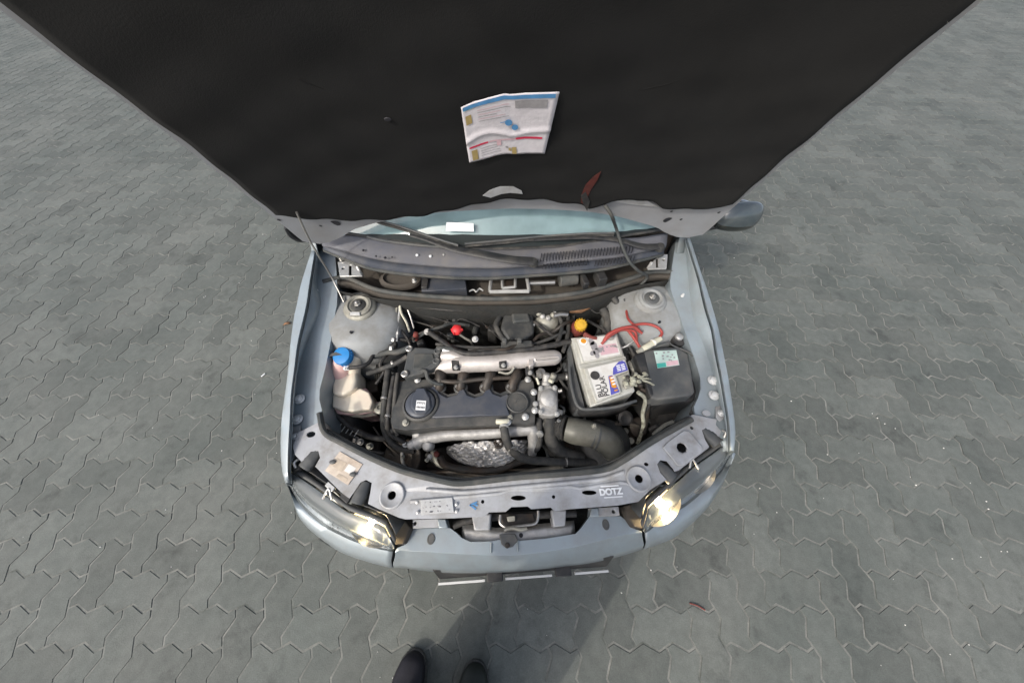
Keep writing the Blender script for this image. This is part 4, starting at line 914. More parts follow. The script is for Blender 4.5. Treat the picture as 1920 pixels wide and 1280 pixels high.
# intake manifold
m = MB(); m.tube([P(806, 693, .66), P(830, 687, .675), P(858, 682, .685), P(890, 681, .69), P(930, 680, .69), P(970, 675, .69), P(1000, 673, .69), P(1040, 670, .685), P(1050, 670, .68)], [.014, .024, .033, .030, .029, .030, .027, .026, .012], 20, 6)
man = part(m, 'intake_manifold', 'alu_beige'); man['label'] = 'pale aluminium intake manifold tube across the engine'
m = MB(); m.tube([P(828, 668, .70), P(850, 668, .70), P(875, 676, .70)], [.016, .022, .016], 14, 5); part(m, 'manifold_shoulder', 'alu_beige', man)
m = MB(); m.tube([P(1003, 672, .718), P(1020, 670, .7185), P(1045, 668.5, .715), P(1046, 673, .712), P(1020, 676, .714), P(1005, 677, .714), P(1003, 672, .718)], .0026, 6, 3); part(m, 'cast_outline', 'alu_beige', man)
m = MB(); m.prism(C([(989, 660), (998, 659), (1001, 684), (992, 688)], .715), .05); part(m, 'manifold_flange', 'alu_beige', man, bevel=.003)
m = MB(); m.prism(C([(766, 650), (800, 651), (824, 655), (828, 680), (812, 690), (790, 700), (757, 708), (755, 700)], .70), .03); bp = part(m, 'throttle_bracket', 'grey_plastic', bevel=.005)
m = MB(); m.prism(C([(777, 662), (812, 662), (816, 676), (792, 690), (773, 692)], .703), .010); part(m, 'bracket_recess', 'seal_rubber', bp, bevel=.003)
for px, py in ((768, 655), (760, 702), (819, 678), (821, 660)):
    m = MB(); m.lathe(P(px, py, .698), [(.012, 0), (.012, .008), (.009, .010), (.006, .006)], 18); part(m, 'bracket_boss', 'steel' if px < 770 else 'grey_plastic', bp)
for px, py, z in ((854, 684, .715), (943, 680, .715), (993, 694, .69)):
    m = MB(); m.prism([P(px-8, py-9, z+.003), P(px+7, py-9, z+.003), P(px+7, py+6, z+.001), P(px-7, py+6, z+.001)], .02); cl = part(m, 'manifold_clip', 'black_plastic', man, bevel=.002)
    m = MB(); m.bolt(P(px+1, py+5, z+.004), .005, .007); part(m, 'clip_bolt', 'zinc', man)
# runners from the manifold to the head
for x0, x1 in ((826, 826), (869, 866), (920, 914), (968, 963)):
    m = MB(); m.tube([P(x0, 690, .665), P(x0, 703, .672), P(x1-1, 718, .664), P(x1-2, 729, .650), P(x1-2, 734, .62)], [.017, .019, .016, .017, .018], 14, 5); rn = part(m, 'intake_runner', 'dark_steel')
    m = MB(); m.lathe(P(x1-2, 727, .650), [(.022, -.01), (.023, .004), (.018, .008), (.012, .004)], 20); part(m, 'runner_collar', 'cover_plastic', rn)
    m = MB(); m.bolt(P(x1-9, 724, .661), .0045, .006); part(m, 'runner_bolt', 'steel', rn)
m = MB(); m.tube(C([(815, 711), (850, 716), (900, 711), (950, 708), (975, 706)], .675), .0075, 10, 5); part(m, 'fuel_rail', 'dark_steel')
m = MB(); m.tube([P(935, 697, .69), P(950, 700, .69), P(958, 697, .695), P(964, 689, .70)], .004, 8, 5); part(m, 'vacuum_pipe', 'brass_dirty')
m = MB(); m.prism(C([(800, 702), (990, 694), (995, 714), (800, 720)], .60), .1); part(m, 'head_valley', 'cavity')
# wiring channel behind the manifold
m = MB(); m.tube([P(803, 622, .70), P(830, 640, .71), P(850, 655, .715), P(880, 663, .717), P(930, 660, .718), P(980, 656, .715), P(1030, 648, .71), P(1070, 640, .69)], .0095, 10, 6); part(m, 'wiring_loom', 'cable_black')
m = MB(); m.tube([P(818, 645, .69), P(850, 649, .70), P(920, 652, .705), P(1000, 645, .70), P(1060, 622, .70)], .006, 8, 6); part(m, 'wiring_loom', 'rubber')
m = MB(); m.prism(C([(939, 640), (998, 638), (1000, 654), (940, 657)], .722), .04); cb = part(m, 'connector_block', 'cover_plastic', bevel=.003)
for px in (946, 974):
    m = MB(); m.box(P(px, 640, .728), (.014, .016, .02), 0); part(m, 'connector_pin', 'grey_plastic', cb, bevel=.002)
m = MB(); m.prism(C([(877, 650), (912, 649), (918, 655), (878, 657)], .70), .01); part(m, 'steel_bracket', 'zinc', bevel=.001)
m = MB(); m.prism(C([(829, 654), (842, 654), (843, 658), (829, 658)], .718), .006); part(m, 'bright_tab', 'plain_white', bevel=.001)
# coolant rail in front of the engine, heat shield
m = MB(); m.tube([P(778, 832, .585), P(800, 822, .59), P(840, 815, .595), P(900, 812, .598), P(960, 807, .60), P(994, 804, .60), P(999, 810, .595), P(999, 828, .57), P(998, 850, .53)], [.021, .021, .019, .019, .020, .021, .020, .016, .015], 16, 5); cr = part(m, 'coolant_rail', 'cast_alu'); cr['label'] = 'rough silver coolant pipe in front of the cam cover'
for px, py, r in ((787, 815, .018), (800, 822, .020), (775, 833, .016), (805, 835, .018)):
    m = MB(); m.lathe(P(px, py, .575), [(r, 0), (r*.95, .02), (r*.7, .03), (r*.4, .031)], 16, (random.uniform(-.3, .3), -.3, 1)); part(m, 'cast_lug', 'cast_alu', cr, sharp=60)
m = MB(); rows_ = []
for j in range(19):
    row = []
    for i in range(40):
        u, v = i/39, j/18
        px = lerp(838, 990, u); edge = lerp(828, 824, u); bot = 876-26*(abs(u-.5)*2)**2.6; edge += 10*max(0, .22-u)/.22
        p = P(px, lerp(edge, bot, v), .575-.06*v*v-.045*(abs(u-.5)*2)**3)
        p += ZV*(.007*math.sin(u*47+v*11)*math.sin(v*29-u*13)+random.uniform(-.0035, .0035)); row.append(p)
    rows_.append(row)
m.loft(rows_); hs = part(m, 'heat_shield', 'foil', sharp=25, solid=.0012); hs['label'] = 'crumpled bright foil heat shield over the exhaust manifold'
m = MB(); m.lathe(P(935, 832, .575), [(.016, 0), (.015, .004), (.010, .005), (.009, -.003)], 16); part(m, 'shield_hole', 'dark_steel', hs)
for pts, r, mt in (([(825, 858, .52), (835, 872, .52), (870, 880, .515), (930, 880, .51), (970, 866, .51), (1000, 858, .51)], .012, 'dark_steel'), ([(812, 845, .50), (822, 868, .49), (850, 876, .48)], .010, 'brass_dirty')):
    m = MB(); m.tube([P(*q) for q in pts], r, 10, 5); part(m, 'exhaust_tube', mt)
m = MB(); m.lathe(P(819, 852, .52), [(.009, 0), (.009, .012), (.006, .014)], 12); part(m, 'red_sensor', 'dull_red')
m = MB(); m.tube([P(760, 836, .52), P(754, 850, .52), P(757, 872, .50), P(766, 880, .48)], .006, 8, 5); part(m, 'steel_line', 'steel')
m = MB(); m.bolt(P(761, 833, .55), .007, .012); part(m, 'line_union', 'zinc')
# thermostat housing, right end of the head
th = P(1025, 748, .64)
m = MB(); m.prism(C([(1010, 722), (1030, 718), (1046, 728), (1047, 775), (1035, 780), (1012, 776), (1008, 750)], .66), .06); tho = part(m, 'thermostat_housing', 'cast_alu', bevel=.007, seg=3); tho['label'] = 'cast aluminium thermostat housing at the right end of the engine'
m = MB(); m.lathe(P(1027, 748, .655), [(.030, 0), (.028, .014), (.018, .020), (.008, .021)], 20, (.2, -.1, 1)); part(m, 'housing_dome', 'cast_alu', tho)
for px, py, z, ax, r, h, mt in ((1023, 720, .66, (.1, .8, .8), .013, .034, 'cast_alu'), (1012, 706, .67, (-.2, .5, .9), .010, .022, 'steel'), (1034, 712, .672, (.4, .6, .9), .010, .022, 'brass_dirty'), (1047, 733, .65, (1, .1, .3), .007, .012, 'steel'), (1047, 772, .645, (.8, -.3, .5), .008, .012, 'cast_alu'), (1014, 700, .665, (.1, .2, 1), .013, .012, 'cast_alu')):
    m = MB(); m.lathe(P(px, py, z), [(r*1.2, 0), (r*1.2, h*.3), (r, h*.35), (r, h), (r*.7, h*1.1)], 14, ax); part(m, 'housing_stub', mt, tho)
for px, py in ((1014, 728), (1040, 727), (1014, 772), (1044, 776), (1004, 757), (1004, 768)):
    m = MB(); m.bolt(P(px, py, .662), .006, .007); part(m, 'housing_bolt', 'zinc', tho)
for pts, r in (([(1006, 708, .69), (1009, 716, .685), (1010, 720, .68)], .004), ([(1030, 713, .685), (1037, 716, .69)], .006)):
    m = MB(); m.tube([P(*q) for q in pts], r, 8, 4); part(m, 'hose_clamp', 'clear_connector', tho)
# hoses
HOSES = [([(944, 793, .655), (946, 808, .65), (950, 825, .635), (960, 845, .60), (985, 860, .57), (1020, 864, .55), (1070, 866, .53), (1130, 866, .48)], .013, 'rubber'),
         ([(1010, 782, .62), (1010, 805, .60), (1011, 820, .58), (1007, 838, .56), (996, 846, .53)], .012, 'rubber'),
         ([(1030, 780, .62), (1031, 805, .59), (1036, 830, .56), (1055, 848, .53), (1090, 860, .50)], .022, 'rubber'),
         ([(1040, 706, .66), (1060, 706, .65), (1075, 703, .64)], .011, 'rubber'),
         ([(739, 705, .66), (733, 740, .655), (728, 780, .64), (730, 810, .60), (760, 830, .56)], .008, 'cable_black'),
         ([(746, 700, .665), (741, 740, .66), (738, 790, .63), (745, 815, .60)], .007, 'rubber'),
         ([(728, 695, .65), (722, 745, .64), (720, 800, .58), (740, 835, .54), (775, 845, .52)], .011, 'rubber'),
         ([(690, 700, .62), (720, 690, .655), (745, 680, .67), (765, 668, .69)], .009, 'rubber'),
         ([(655, 800, .55), (700, 820, .54), (760, 822, .53)], .010, 'cable_black'),
         ([(800, 850, .46), (860, 892, .44), (960, 888, .44), (1060, 875, .46)], .012, 'rubber'),
         ([(700, 668, .66), (728, 660, .67), (745, 660, .68), (768, 652, .69)], .010, 'seal_rubber')]
for pts, r, mt in HOSES:
    m = MB(); m.tube([P(*q) for q in pts], r, 12, 6); part(m, 'hose', mt)
m = MB(); m.tube([P(931, 790, .66), P(944, 790, .665), P(953, 789, .66)], .0085, 10, 4); part(m, 'brass_union', 'clear_connector')
m = MB(); m.lathe(P(945, 798, .655), [(.0145, 0), (.0145, .006), (.013, .007)], 16, (0, -1, .3)); part(m, 'hose_clamp', 'zinc')
m = MB(); m.lathe(P(1011, 812, .60), [(.0135, 0), (.0135, .007), (.012, .008)], 16, (0, -1, .4)); part(m, 'hose_clamp', 'zinc')
# alternator and belt side, dark and low on the left
m = MB(); m.lathe(P(772, 850, .40), [(.075, 0), (.078, .04), (.07, .07), (.03, .075)], 28, (-.2, -.4, 1)); part(m, 'alternator', 'dark_steel', bevel=.003)
m = MB(); m.lathe(P(712, 700, .44), [(.07, -.02), (.075, .01), (.06, .03), (.02, .035)], 28, (-1, 0, .5)); part(m, 'drive_pulley', 'black_plastic')
for k in range(4):
    m = MB(); m.lathe(P(712, 690, .56)+Vector((.006*k, 0, 0)), [(.055, 0), (.058, .002), (.055, .004)], 28, (-1, 0, .25)); part(m, 'drive_belt', 'rubber')
m = MB(); m.prism(C([(722, 706), (745, 706), (744, 800), (735, 815), (716, 800)], .61), .3); part(m, 'timing_cover', 'black_plastic', bevel=.01)
for px, py, z, sx, sy, sz, mt in ((640, 820, .40, .10, .12, .06, 'black_plastic'), (690, 850, .36, .12, .08, .08, 'dark_steel'), (1060, 830, .36, .10, .12, .10, 'dark_steel'), (1080, 790, .40, .06, .08, .08, 'black_plastic'), (880, 895, .36, .5, .05, .12, 'dark_steel')):
    m = MB(); m.box(P(px, py, z), (sx, sy, sz), random.uniform(-.3, .3)); part(m, 'lower_casing', mt, bevel=.01)
for px, py in ((694, 836), (676, 828), (625, 800), (668, 824)):
    m = MB(); m.bolt(P(px, py, .52), .008, .010, (random.uniform(-.4, .4), -.5, 1)); part(m, 'casing_bolt', 'brass_dirty' if px == 694 else 'steel')
for i in range(5):
    m = MB(); a = P(632+i*8, 806+i*3, .55); m.tube([a, a+Vector((.012, .02, .006))], .0018, 6, 1); part(m, 'wire_tail', 'zinc')

# small wiring, clips and grime-coated odds and ends that fill the bay
def rnd_wire(a, b, z0, z1, r, mt, sag=.02, n=4):
    pts = []
    for k in range(n+1):
        t_ = k/n; p = P(lerp(a[0], b[0], t_), lerp(a[1], b[1], t_), lerp(z0, z1, t_))
        if 0 < k < n: p += Vector((random.uniform(-.012, .012), random.uniform(-.012, .012), random.uniform(-.5, 1)*sag))
        pts.append(p)
    m = MB(); m.tube(pts, r, 7, 4); return part(m, 'wire', mt)
rs_ = random.getstate(); random.seed(21)
for a, b, z0, z1 in (((770, 600), (860, 640), .66, .66), ((790, 590), (900, 612), .68, .66), ((860, 585), (960, 575), .70, .70), ((900, 600), (945, 640), .64, .68), ((1000, 640), (1075, 600), .69, .69),
                     ((760, 640), (840, 600), .64, .66), ((880, 660), (1000, 648), .715, .715), ((820, 652), (940, 664), .70, .71), ((1000, 575), (1070, 560), .70, .71), ((990, 600), (1060, 640), .68, .68),
                     ((700, 650), (770, 640), .64, .66), ((705, 720), (735, 650), .62, .66), ((700, 800), (760, 860), .52, .48), ((640, 800), (720, 850), .52, .50), ((730, 850), (800, 900), .47, .45),
                     ((1010, 690), (1070, 730), .66, .62), ((1040, 700), (1070, 660), .67, .67), ((1050, 760), (1075, 800), .60, .56), ((1090, 780), (1200, 800), .53, .52), ((1180, 760), (1290, 770), .56, .56),
                     ((1200, 840), (1270, 800), .52, .52), ((1010, 830), (1060, 890), .50, .46), ((820, 885), (960, 895), .47, .47), ((1090, 570), (1160, 600), .68, .67), ((1100, 600), (1160, 640), .67, .66),
                     ((780, 700), (830, 720), .69, .67), ((990, 690), (1010, 720), .69, .67), ((735, 590), (770, 650), .66, .66), ((905, 560), (1010, 590), .72, .69), ((655, 640), (730, 640), .66, .66)):
    rnd_wire(a, b, z0, z1, random.choice([.0022, .003, .004, .0055, .0065]), random.choice(['cable_black', 'rubber', 'seal_rubber', 'cable_black', 'brown_felt', 'dark_steel', 'grey_plastic']))
for px, py, z, sx, sy, sz, mt in ((880, 600, .62, .05, .03, .05, 'black_plastic'), (820, 610, .58, .06, .05, .06, 'dark_steel'), (925, 625, .60, .04, .04, .08, 'black_plastic'), (1045, 615, .62, .03, .05, .06, 'dark_steel'), (790, 645, .64, .03, .03, .04, 'black_plastic'),
                              (1062, 690, .63, .03, .04, .03, 'grey_plastic'), (1060, 740, .55, .05, .05, .06, 'dark_steel'), (735, 690, .63, .03, .03, .04, 'grey_plastic'), (700, 730, .52, .06, .06, .06, 'dark_steel'), (1145, 600, .60, .05, .06, .06, 'black_plastic'),
                              (1225, 790, .48, .07, .05, .06, 'black_plastic'), (1175, 820, .44, .06, .06, .06, 'dark_steel'), (680, 690, .50, .05, .07, .06, 'black_plastic'), (845, 630, .63, .03, .02, .03, 'grey_plastic'), (1000, 560, .70, .03, .02, .02, 'brass_dirty')):
    m = MB(); m.box(P(px, py, z), (sx, sy, sz), random.uniform(-.5, .5), .85); part(m, 'small_casing', mt, bevel=.006)
for k in range(26):
    px, py, z = random.choice([(lerp(765, 1070, random.random()), lerp(570, 650, random.random()), .69), (lerp(720, 830, random.random()), lerp(800, 870, random.random()), .56), (lerp(1005, 1060, random.random()), lerp(690, 790, random.random()), .64)])
    m = MB(); m.bolt(P(px, py, z), random.uniform(.003, .0055), .007, (random.gauss(0, .4), -.3, 1)); part(m, 'small_bolt', random.choice(['steel', 'zinc', 'brass_dirty', 'dark_steel', 'dark_steel']))
for hx, hy, z, r, ax in ((1031, 795, .602, .0235, (0, -1, .5)), (1036, 822, .57, .0235, (.3, -1, .5)), (959, 842, .607, .0145, (.6, -1, .6)), (1060, 865, .532, .0145, (1, -.1, .2)), (728, 778, .64, .0095, (0, -1, .2)), (722, 745, .64, .0125, (0, -1, .1)), (735, 682, .665, .0105, (1, .5, .2)), (1060, 706, .651, .0125, (1, 0, 0))):
    m = MB(); m.lathe(P(hx, hy, z), [(r, 0), (r*1.06, .001), (r*1.06, .007), (r, .008)], 18, ax); cl_ = part(m, 'hose_clamp', 'steel')
random.setstate(rs_)

# ================================================================== things at the back of the bay
t = thing('dipstick', 'red-topped dipstick loop behind the engine', 'dipstick', P(860, 640, .60))
m = MB(); m.lathe(P(857, 619, .705), [(.013, -.004), (.017, 0), (.018, .008), (.013, .014), (.005, .016)], 18, (0, -.5, 1)); h = m.build('handle', 'red_plastic', t)
for k in range(6):
    a = k*math.pi/3; m = MB(); m.box(P(857, 619, .708)+Vector((math.cos(a)*.018, math.sin(a)*.017, .002)), (.006, .006, .010), a); m.build('grip', 'red_plastic', h, bevel=.001)
m = MB(); m.tube([P(858, 624, .70), P(872, 634, .68), P(884, 642, .66), P(890, 660, .58)], .004, 8, 4); m.build('tube', 'brass_dirty', t)
t = thing('steering_column', 'grey steering column joint behind the engine', 'column', P(900, 580, .60))
m = MB(); m.tube([P(907, 555, .74), P(903, 575, .70), P(898, 592, .66), P(890, 625, .58)], [.013, .014, .014, .012], 14, 4); m.build('shaft', 'seal_rubber', t)
m = MB(); m.lathe(P(899, 590, .665), [(.019, -.008), (.020, 0), (.018, .008), (.012, .010)], 18, (.15, .7, .6)); m.build('joint', 'steel', t)
t = thing('throttle_valve', 'black throttle body behind the manifold', 'throttle', P(970, 620, .56))
m = MB(); m.prism(C([(945, 588), (960, 578), (990, 577), (1000, 592), (1002, 622), (985, 636), (950, 636), (938, 615)], .70), .09); m.build('body', 'cover_plastic', t, bevel=.010, seg=3)
m = MB(); m.prism(C([(958, 584), (990, 583), (995, 600), (962, 604)], .712), .02); m.build('cap', 'seal_rubber', t, bevel=.006)
m = MB(); m.tube(C([(938, 592), (930, 610), (940, 630), (948, 640)], .69), .010, 10, 5); m.build('bypass_hose', 'rubber', t)
m = MB(); m.tube([P(908, 592, .68), P(930, 590, .69), P(948, 584, .70), P(975, 572, .71), P(1010, 570, .71)], .008, 10, 5); m.build('vent_hose', 'rubber', t)
for px in (970, 987):
    m = MB(); m.lathe(P(px, 574, .70), [(.007, 0), (.007, .02), (.005, .022)], 10); m.build('screw', 'steel', t)
t = thing('turbo_inlet', 'dirty metal inlet casting behind the right end of the manifold', 'casting', P(1025, 610, .56))
m = MB(); m.lathe(P(1024, 606, .64), [(.05, -.06), (.052, .0), (.046, .03), (.030, .045), (.012, .05)], 20, (-.1, -.2, 1)); m.build('casting', 'brass_dirty', t, bevel=.004)
for i in range(9):
    a = i*.7; m = MB(); m.lathe(P(1024, 588, .69)+Vector((math.cos(a)*.030, math.sin(a)*.022, random.uniform(-.01, .012))), [(.011, 0), (.010, .008), (.006, .012)], 9, (random.gauss(0, .4), random.gauss(0, .4), 1)); m.build('cast_knob', random.choice(['cast_alu', 'brass_dirty', 'steel']), t)
m = MB(); m.tube([P(1038, 592, .71), P(1052, 589, .71), P(1064, 590, .705)], .009, 10, 3); m.build('stub_pipe', 'steel', t)
for pts in ([(1040, 580, .70), (1053, 605, .70), (1050, 630, .70), (1040, 650, .70)], [(1060, 575, .69), (1066, 605, .69), (1062, 640, .69), (1055, 660, .69)], [(1075, 590, .66), (1072, 620, .66), (1066, 650, .66)]):
    m = MB(); m.tube([P(*q) for q in pts], .007, 8, 5); m.build('hose', 'rubber', t)
t = thing('rusty_plate', 'rust-brown plate below the right end of the cowl', 'plate', P(1098, 570, .66))
m = MB(); m.prism(C([(1066, 556), (1120, 550), (1126, 560), (1112, 574), (1090, 584), (1068, 584)], .70), .012); m.build('panel', 'rust', t, bevel=.003)
m = MB(); m.bolt(P(1110, 562, .702), .005, .006); m.build('plate_bolt', 'dark_steel', t)
t = thing('brake_lines', 'pair of pale metal pipes with unions beside the left strut tower', 'pipes', P(745, 610, .55))
for pts, r, mt in (([(748, 560, .73), (744, 580, .715), (741, 605, .70), (737, 625, .69), (734, 650, .67)], .0042, 'brass_dirty'), ([(750, 566, .73), (749, 585, .715), (746, 610, .70), (744, 640, .68)], .0042, 'zinc'), ([(766, 566, .73), (756, 566, .735), (750, 575, .73), (754, 590, .71), (762, 604, .69), (768, 622, .66)], .0042, 'clear_connector'), ([(764, 578, .71), (770, 595, .69), (776, 615, .66)], .0035, 'steel')):
    m = MB(); m.tube([P(*q) for q in pts], r, 8, 6); m.build('pipe', mt, t)
for px, py in ((738, 618), (744, 616), (737, 640), (733, 656), (745, 628)):
    m = MB(); m.lathe(P(px, py, .685), [(.0075, 0), (.0075, .010), (.006, .013)], 6, (.1, .8, .5)); m.build('union', 'zinc', t)
m = MB(); m.box(P(737, 647, .67), (.028, .02, .02), .1); m.build('pipe_block', 'black_plastic', t, bevel=.003)
for nm, pts, r, mt, lab in (('heater_hose', [(800, 560, .72), (826, 575, .70), (848, 585, .68), (853, 600, .66), (850, 640, .60)], .010, 'rubber', 'dark hose bending down the firewall above the red dipstick'),
                            ('vacuum_hose', [(775, 640, .66), (800, 622, .69), (830, 612, .69), (850, 606, .68), (880, 610, .66)], .006, 'seal_rubber', 'thin grey hose looping left of the red dipstick'),
                            ('breather_hose', [(1150, 558, .72), (1163, 580, .70), (1165, 610, .68), (1150, 630, .66)], .012, 'rubber', 'dark hose behind the battery beside the right strut tower'),
                            ('heater_pipe', [(1130, 580, .68), (1140, 600, .67), (1135, 625, .65)], .016, 'rubber', 'thick black hose behind the yellow cap'),
                            ('throttle_cable', [(780, 575, .73), (870, 582, .73), (960, 566, .73), (1060, 567, .73), (1150, 545, .74)], .004, 'cable_black', 'thin black cable running along the firewall')):
    m = MB(); m.tube([P(*q) for q in pts], r, 10, 6); tag(m.build(nm, mt), lab, 'hose' if 'cable' not in nm else 'cable')
for px, py, mt, lab in ((824, 578, 'zinc', 'bright bolt on the dark firewall above the engine'), (801, 622, 'steel', 'dull clamp bolt at the left of the firewall hoses'), (891, 636, 'zinc', 'shiny bolt head right of the red dipstick'), (914, 570, 'steel', 'small bolt beside the steering column')):
    m = MB(); m.bolt(P(px, py, .70), .0075, .008, (0, -.4, 1)); tag(m.build('firewall_bolt', mt), lab, 'bolt')
m = MB(); m.lathe(P(780, 636, .67), [(.009, 0), (.010, .02), (.008, .03), (.004, .032)], 14, (.2, .3, 1)); tag(m.build('sensor_cap', 'dull_red'), 'small dull red sensor cap behind the throttle bracket', 'sensor')
t = thing('brake_booster', 'large black brake servo drum at the back of the bay', 'brake servo', P(850, 600, .45))
m = MB(); m.lathe(P(830, 560, .60), [(.06, -.02), (.115, 0), (.12, .04), (.10, .07), (.05, .085), (.03, .09)], 36, (0, -1, .35)); m.build('drum', 'black_plastic', t, sharp=30)
m = MB(); m.lathe(P(1120, 590, .50), [(.05, 0), (.07, .02), (.07, .09), (.05, .11)], 28, (0, -.3, 1)); tag(m.build('gearbox_housing', 'dark_steel'), 'dark round housing deep behind the battery', 'housing')

# ================================================================== left: washer reservoir
ws_ = thing('washer_reservoir', 'cream L-shaped washer bottle with blue cap left of the engine', 'washer bottle', P(655, 740, .45))
def loft_closed(secs, name, material, parent, **k):
    m = MB(); m.loft(secs, closed=True); n = len(secs[0]); L0 = len(m.v)
    m.f.append(tuple(range(n-1, -1, -1))); m.f.append(tuple(L0-n+i for i in range(n))); return m.build(name, material, parent, **k)
def ring_px(cx, cy, rx, ry, z, n=20, pw=.7):
    out = []
    for k in range(n):
        a = 2*math.pi*k/n; ca, sa = math.cos(a), math.sin(a)
        out.append(P(cx+rx*abs(ca)**pw*(1 if ca > 0 else -1), cy+ry*abs(sa)**pw*(1 if sa > 0 else -1), z))
    return out
m = MB(); m.prism(C([(621, 694), (630, 684), (650, 682), (665, 686), (670, 708), (672, 728), (686, 727), (697, 739), (700, 756), (698, 772), (680, 776), (650, 777), (625, 774), (618, 764), (619, 735)], .585), .16, scale_bottom=.72)
m.build('lower_tank', 'pink_tank', ws_, bevel=.016, seg=4)
m = MB(); m.prism(C([(621, 692), (632, 684), (656, 684), (668, 690), (668, 712), (664, 728), (640, 742), (622, 738)], .635), .09); m.build('upper_tank', 'cream_tank', ws_, bevel=.016, seg=4)
m = MB(); m.prism(C([(624, 736), (650, 732), (676, 727), (692, 735), (699, 752), (694, 766), (662, 771), (640, 769), (622, 762)], .612), .07); m.build('tank_shoulder', 'cream_tank', ws_, bevel=.018, seg=4)
m = MB(); m.tube([P(697, 757, .575), P(700, 768, .57), P(692, 774, .565), P(650, 775, .565), P(626, 773, .565), P(619, 755, .57)], .0045, 8, 5); m.build('mould_seam', 'pink_tank', ws_)
m = MB(); m.tube([P(640, 700, .62), P(640, 690, .645), P(640, 680, .672), P(641, 674, .685)], [.034, .031, .026, .024], 20, 4); m.build('neck', 'pink_tank', ws_)
m = MB(); m.tube([P(660, 700, .61), P(662, 680, .645), P(667, 660, .67), P(668, 652, .672)], [.028, .027, .024, .016], 16, 4); m.build('rear_neck', 'cream_tank', ws_)
c = P(644, 668, .695); ax = Vector((-.08, -.30, 1)).normalized()
m = MB(); m.lathe(c, [(.029, -.012), (.031, -.008), (.031, .008), (.028, .014), (.018, .016), (.006, .0165)], 32, ax); cp = m.build('blue_cap', 'blue_cap', ws_, sharp=45)
for k in range(20):
    a = 2*math.pi*k/20; q = Vector((0, 0, 1)).rotation_difference(ax); m = MB(); m.box(c+q @ Vector((.0312*math.cos(a), .0312*math.sin(a), 0)), (.003, .004, .014), a); m.build('cap_ridge', 'blue_cap', cp)
m = MB(); m.prism([c+ax*.0175+Vector(q) for q in ((-.032, .006, .002), (-.018, .014, 0), (.004, .008, 0), (.006, .001, 0), (-.020, .000, 0), (-.034, -.004, .002))], .004); m.build('cap_tab', 'grey_plastic', cp, bevel=.001)
m = MB(); m.box(P(650, 690, .675), (.017, .013, .012), .1); m.build('white_clip', 'plain_white', ws_, bevel=.002)
for dx in (-.003, .003):
    m = MB(); m.box(P(650, 690, .682)+Vector((dx, 0, 0)), (.0015, .008, .002), .1); m.build('clip_slit', 'print_black', ws_)
m = MB(); m.tube([P(617, 709, .60), P(614, 702, .605), P(624, 697, .61)], [.012, .010, .006], 12, 4); m.build('red_pump', 'red_plastic', ws_)
m = MB(); m.lathe(P(713, 764, .585), [(.022, -.008), (.022, .002), (.018, .005), (.009, .005), (.008, 0)], 20, (0, 0, 1)); m.build('mounting_ear', 'cream_tank' if False else 'brass_dirty', ws_)
m = MB(); m.prism(C([(698, 752), (712, 753), (714, 774), (698, 772)], .578), .012); m.build('ear_web', 'pink_tank', ws_, bevel=.003)
m = MB(); m.tube([P(655, 690, .675), P(680, 686, .675), P(693, 678, .67), P(702, 663, .67), P(720, 660, .67)], .0065, 10, 6); m.build('filler_hose', 'cable_black', ws_)
m = MB(); m.tube([P(612, 690, .62), P(607, 720, .61), P(612, 755, .60), P(640, 786, .57), P(672, 812, .54)], .008, 10, 6); tag(m.build('drain_hose', 'cable_black'), 'black hose curving round the outside of the washer bottle', 'hose')
m = MB(); m.tube([P(615, 676, .66), P(611, 690, .64), P(606, 720, .62), P(601, 750, .62)], .010, 10, 5, flat=.5); tag(m.build('apron_seal', 'seal_rubber'), 'dark rubber strip between washer bottle and left wing', 'rubber strip')

# ================================================================== right: battery, tray, fuse box, air filter
bt = thing('battery', 'grey-white car battery with worn labels in a black tray', 'battery', P(1130, 700, .52))
TOP = [(1070, 633), (1158, 624), (1191, 733), (1108, 762)]
zb = .70
A, Bq, Cq, Dq = [P(a, b, zb) for a, b in TOP]
def BT(u, v, h=0.0): return A.lerp(Bq, u).lerp(Dq.lerp(Cq, u), v)+ZV*h     # u across, v towards the front
m = MB(); m.prism([BT(0, 0), BT(1, 0), BT(1, 1), BT(0, 1)], .19); case = m.build('case', 'battery_case', bt, bevel=.004)
m = MB(); m.prism([BT(-.012, .43, .004), BT(1.012, .43, .004), BT(1.012, .50, .004), BT(-.012, .50, .004)], .01); m.build('lid_step', 'battery_case', bt, bevel=.003)
m = MB(); m.prism([BT(.06, .03, .006), BT(.97, .03, .006), BT(.96, .42, .006), BT(.07, .42, .006)], .012); m.build('rear_lid', 'battery_case', bt, bevel=.003)
m = MB(); m.prism([BT(.06, .50, .012), BT(.97, .49, .012), BT(.97, .70, .012), BT(.67, .72, .012), BT(.68, .97, .012), BT(.10, .985, .012)], .016); fl = m.build('front_lid', 'battery_case', bt, bevel=.003)
def bpatch(pts, h, material, name, parent=None, th=.0006):
    m = MB(); m.prism([BT(u, v, h) for u, v in pts], th); return m.build(name, material, parent or bt)
bpatch([(.10, .05), (.92, .05), (.90, .40), (.12, .40)], .0072, 'white_label', 'rear_label')
bpatch([(.13, .53), (.93, .52), (.93, .68), (.63, .70), (.64, .96), (.15, .965)], .0132, 'white_label', 'front_label')
bpatch([(.65, .60), (.80, .525), (.88, .52), (.93, .55), (.94, .685), (.60, .70)], .0142, 'print_violet', 'violet_flash')
bpatch([(.50, .70), (.585, .70), (.635, .955), (.44, .96)], .0142, 'print_violet', 'violet_strip'); bpatch([(.51, .715), (.58, .715), (.60, .86), (.50, .87)], .0148, 'print_orange', 'orange_block')
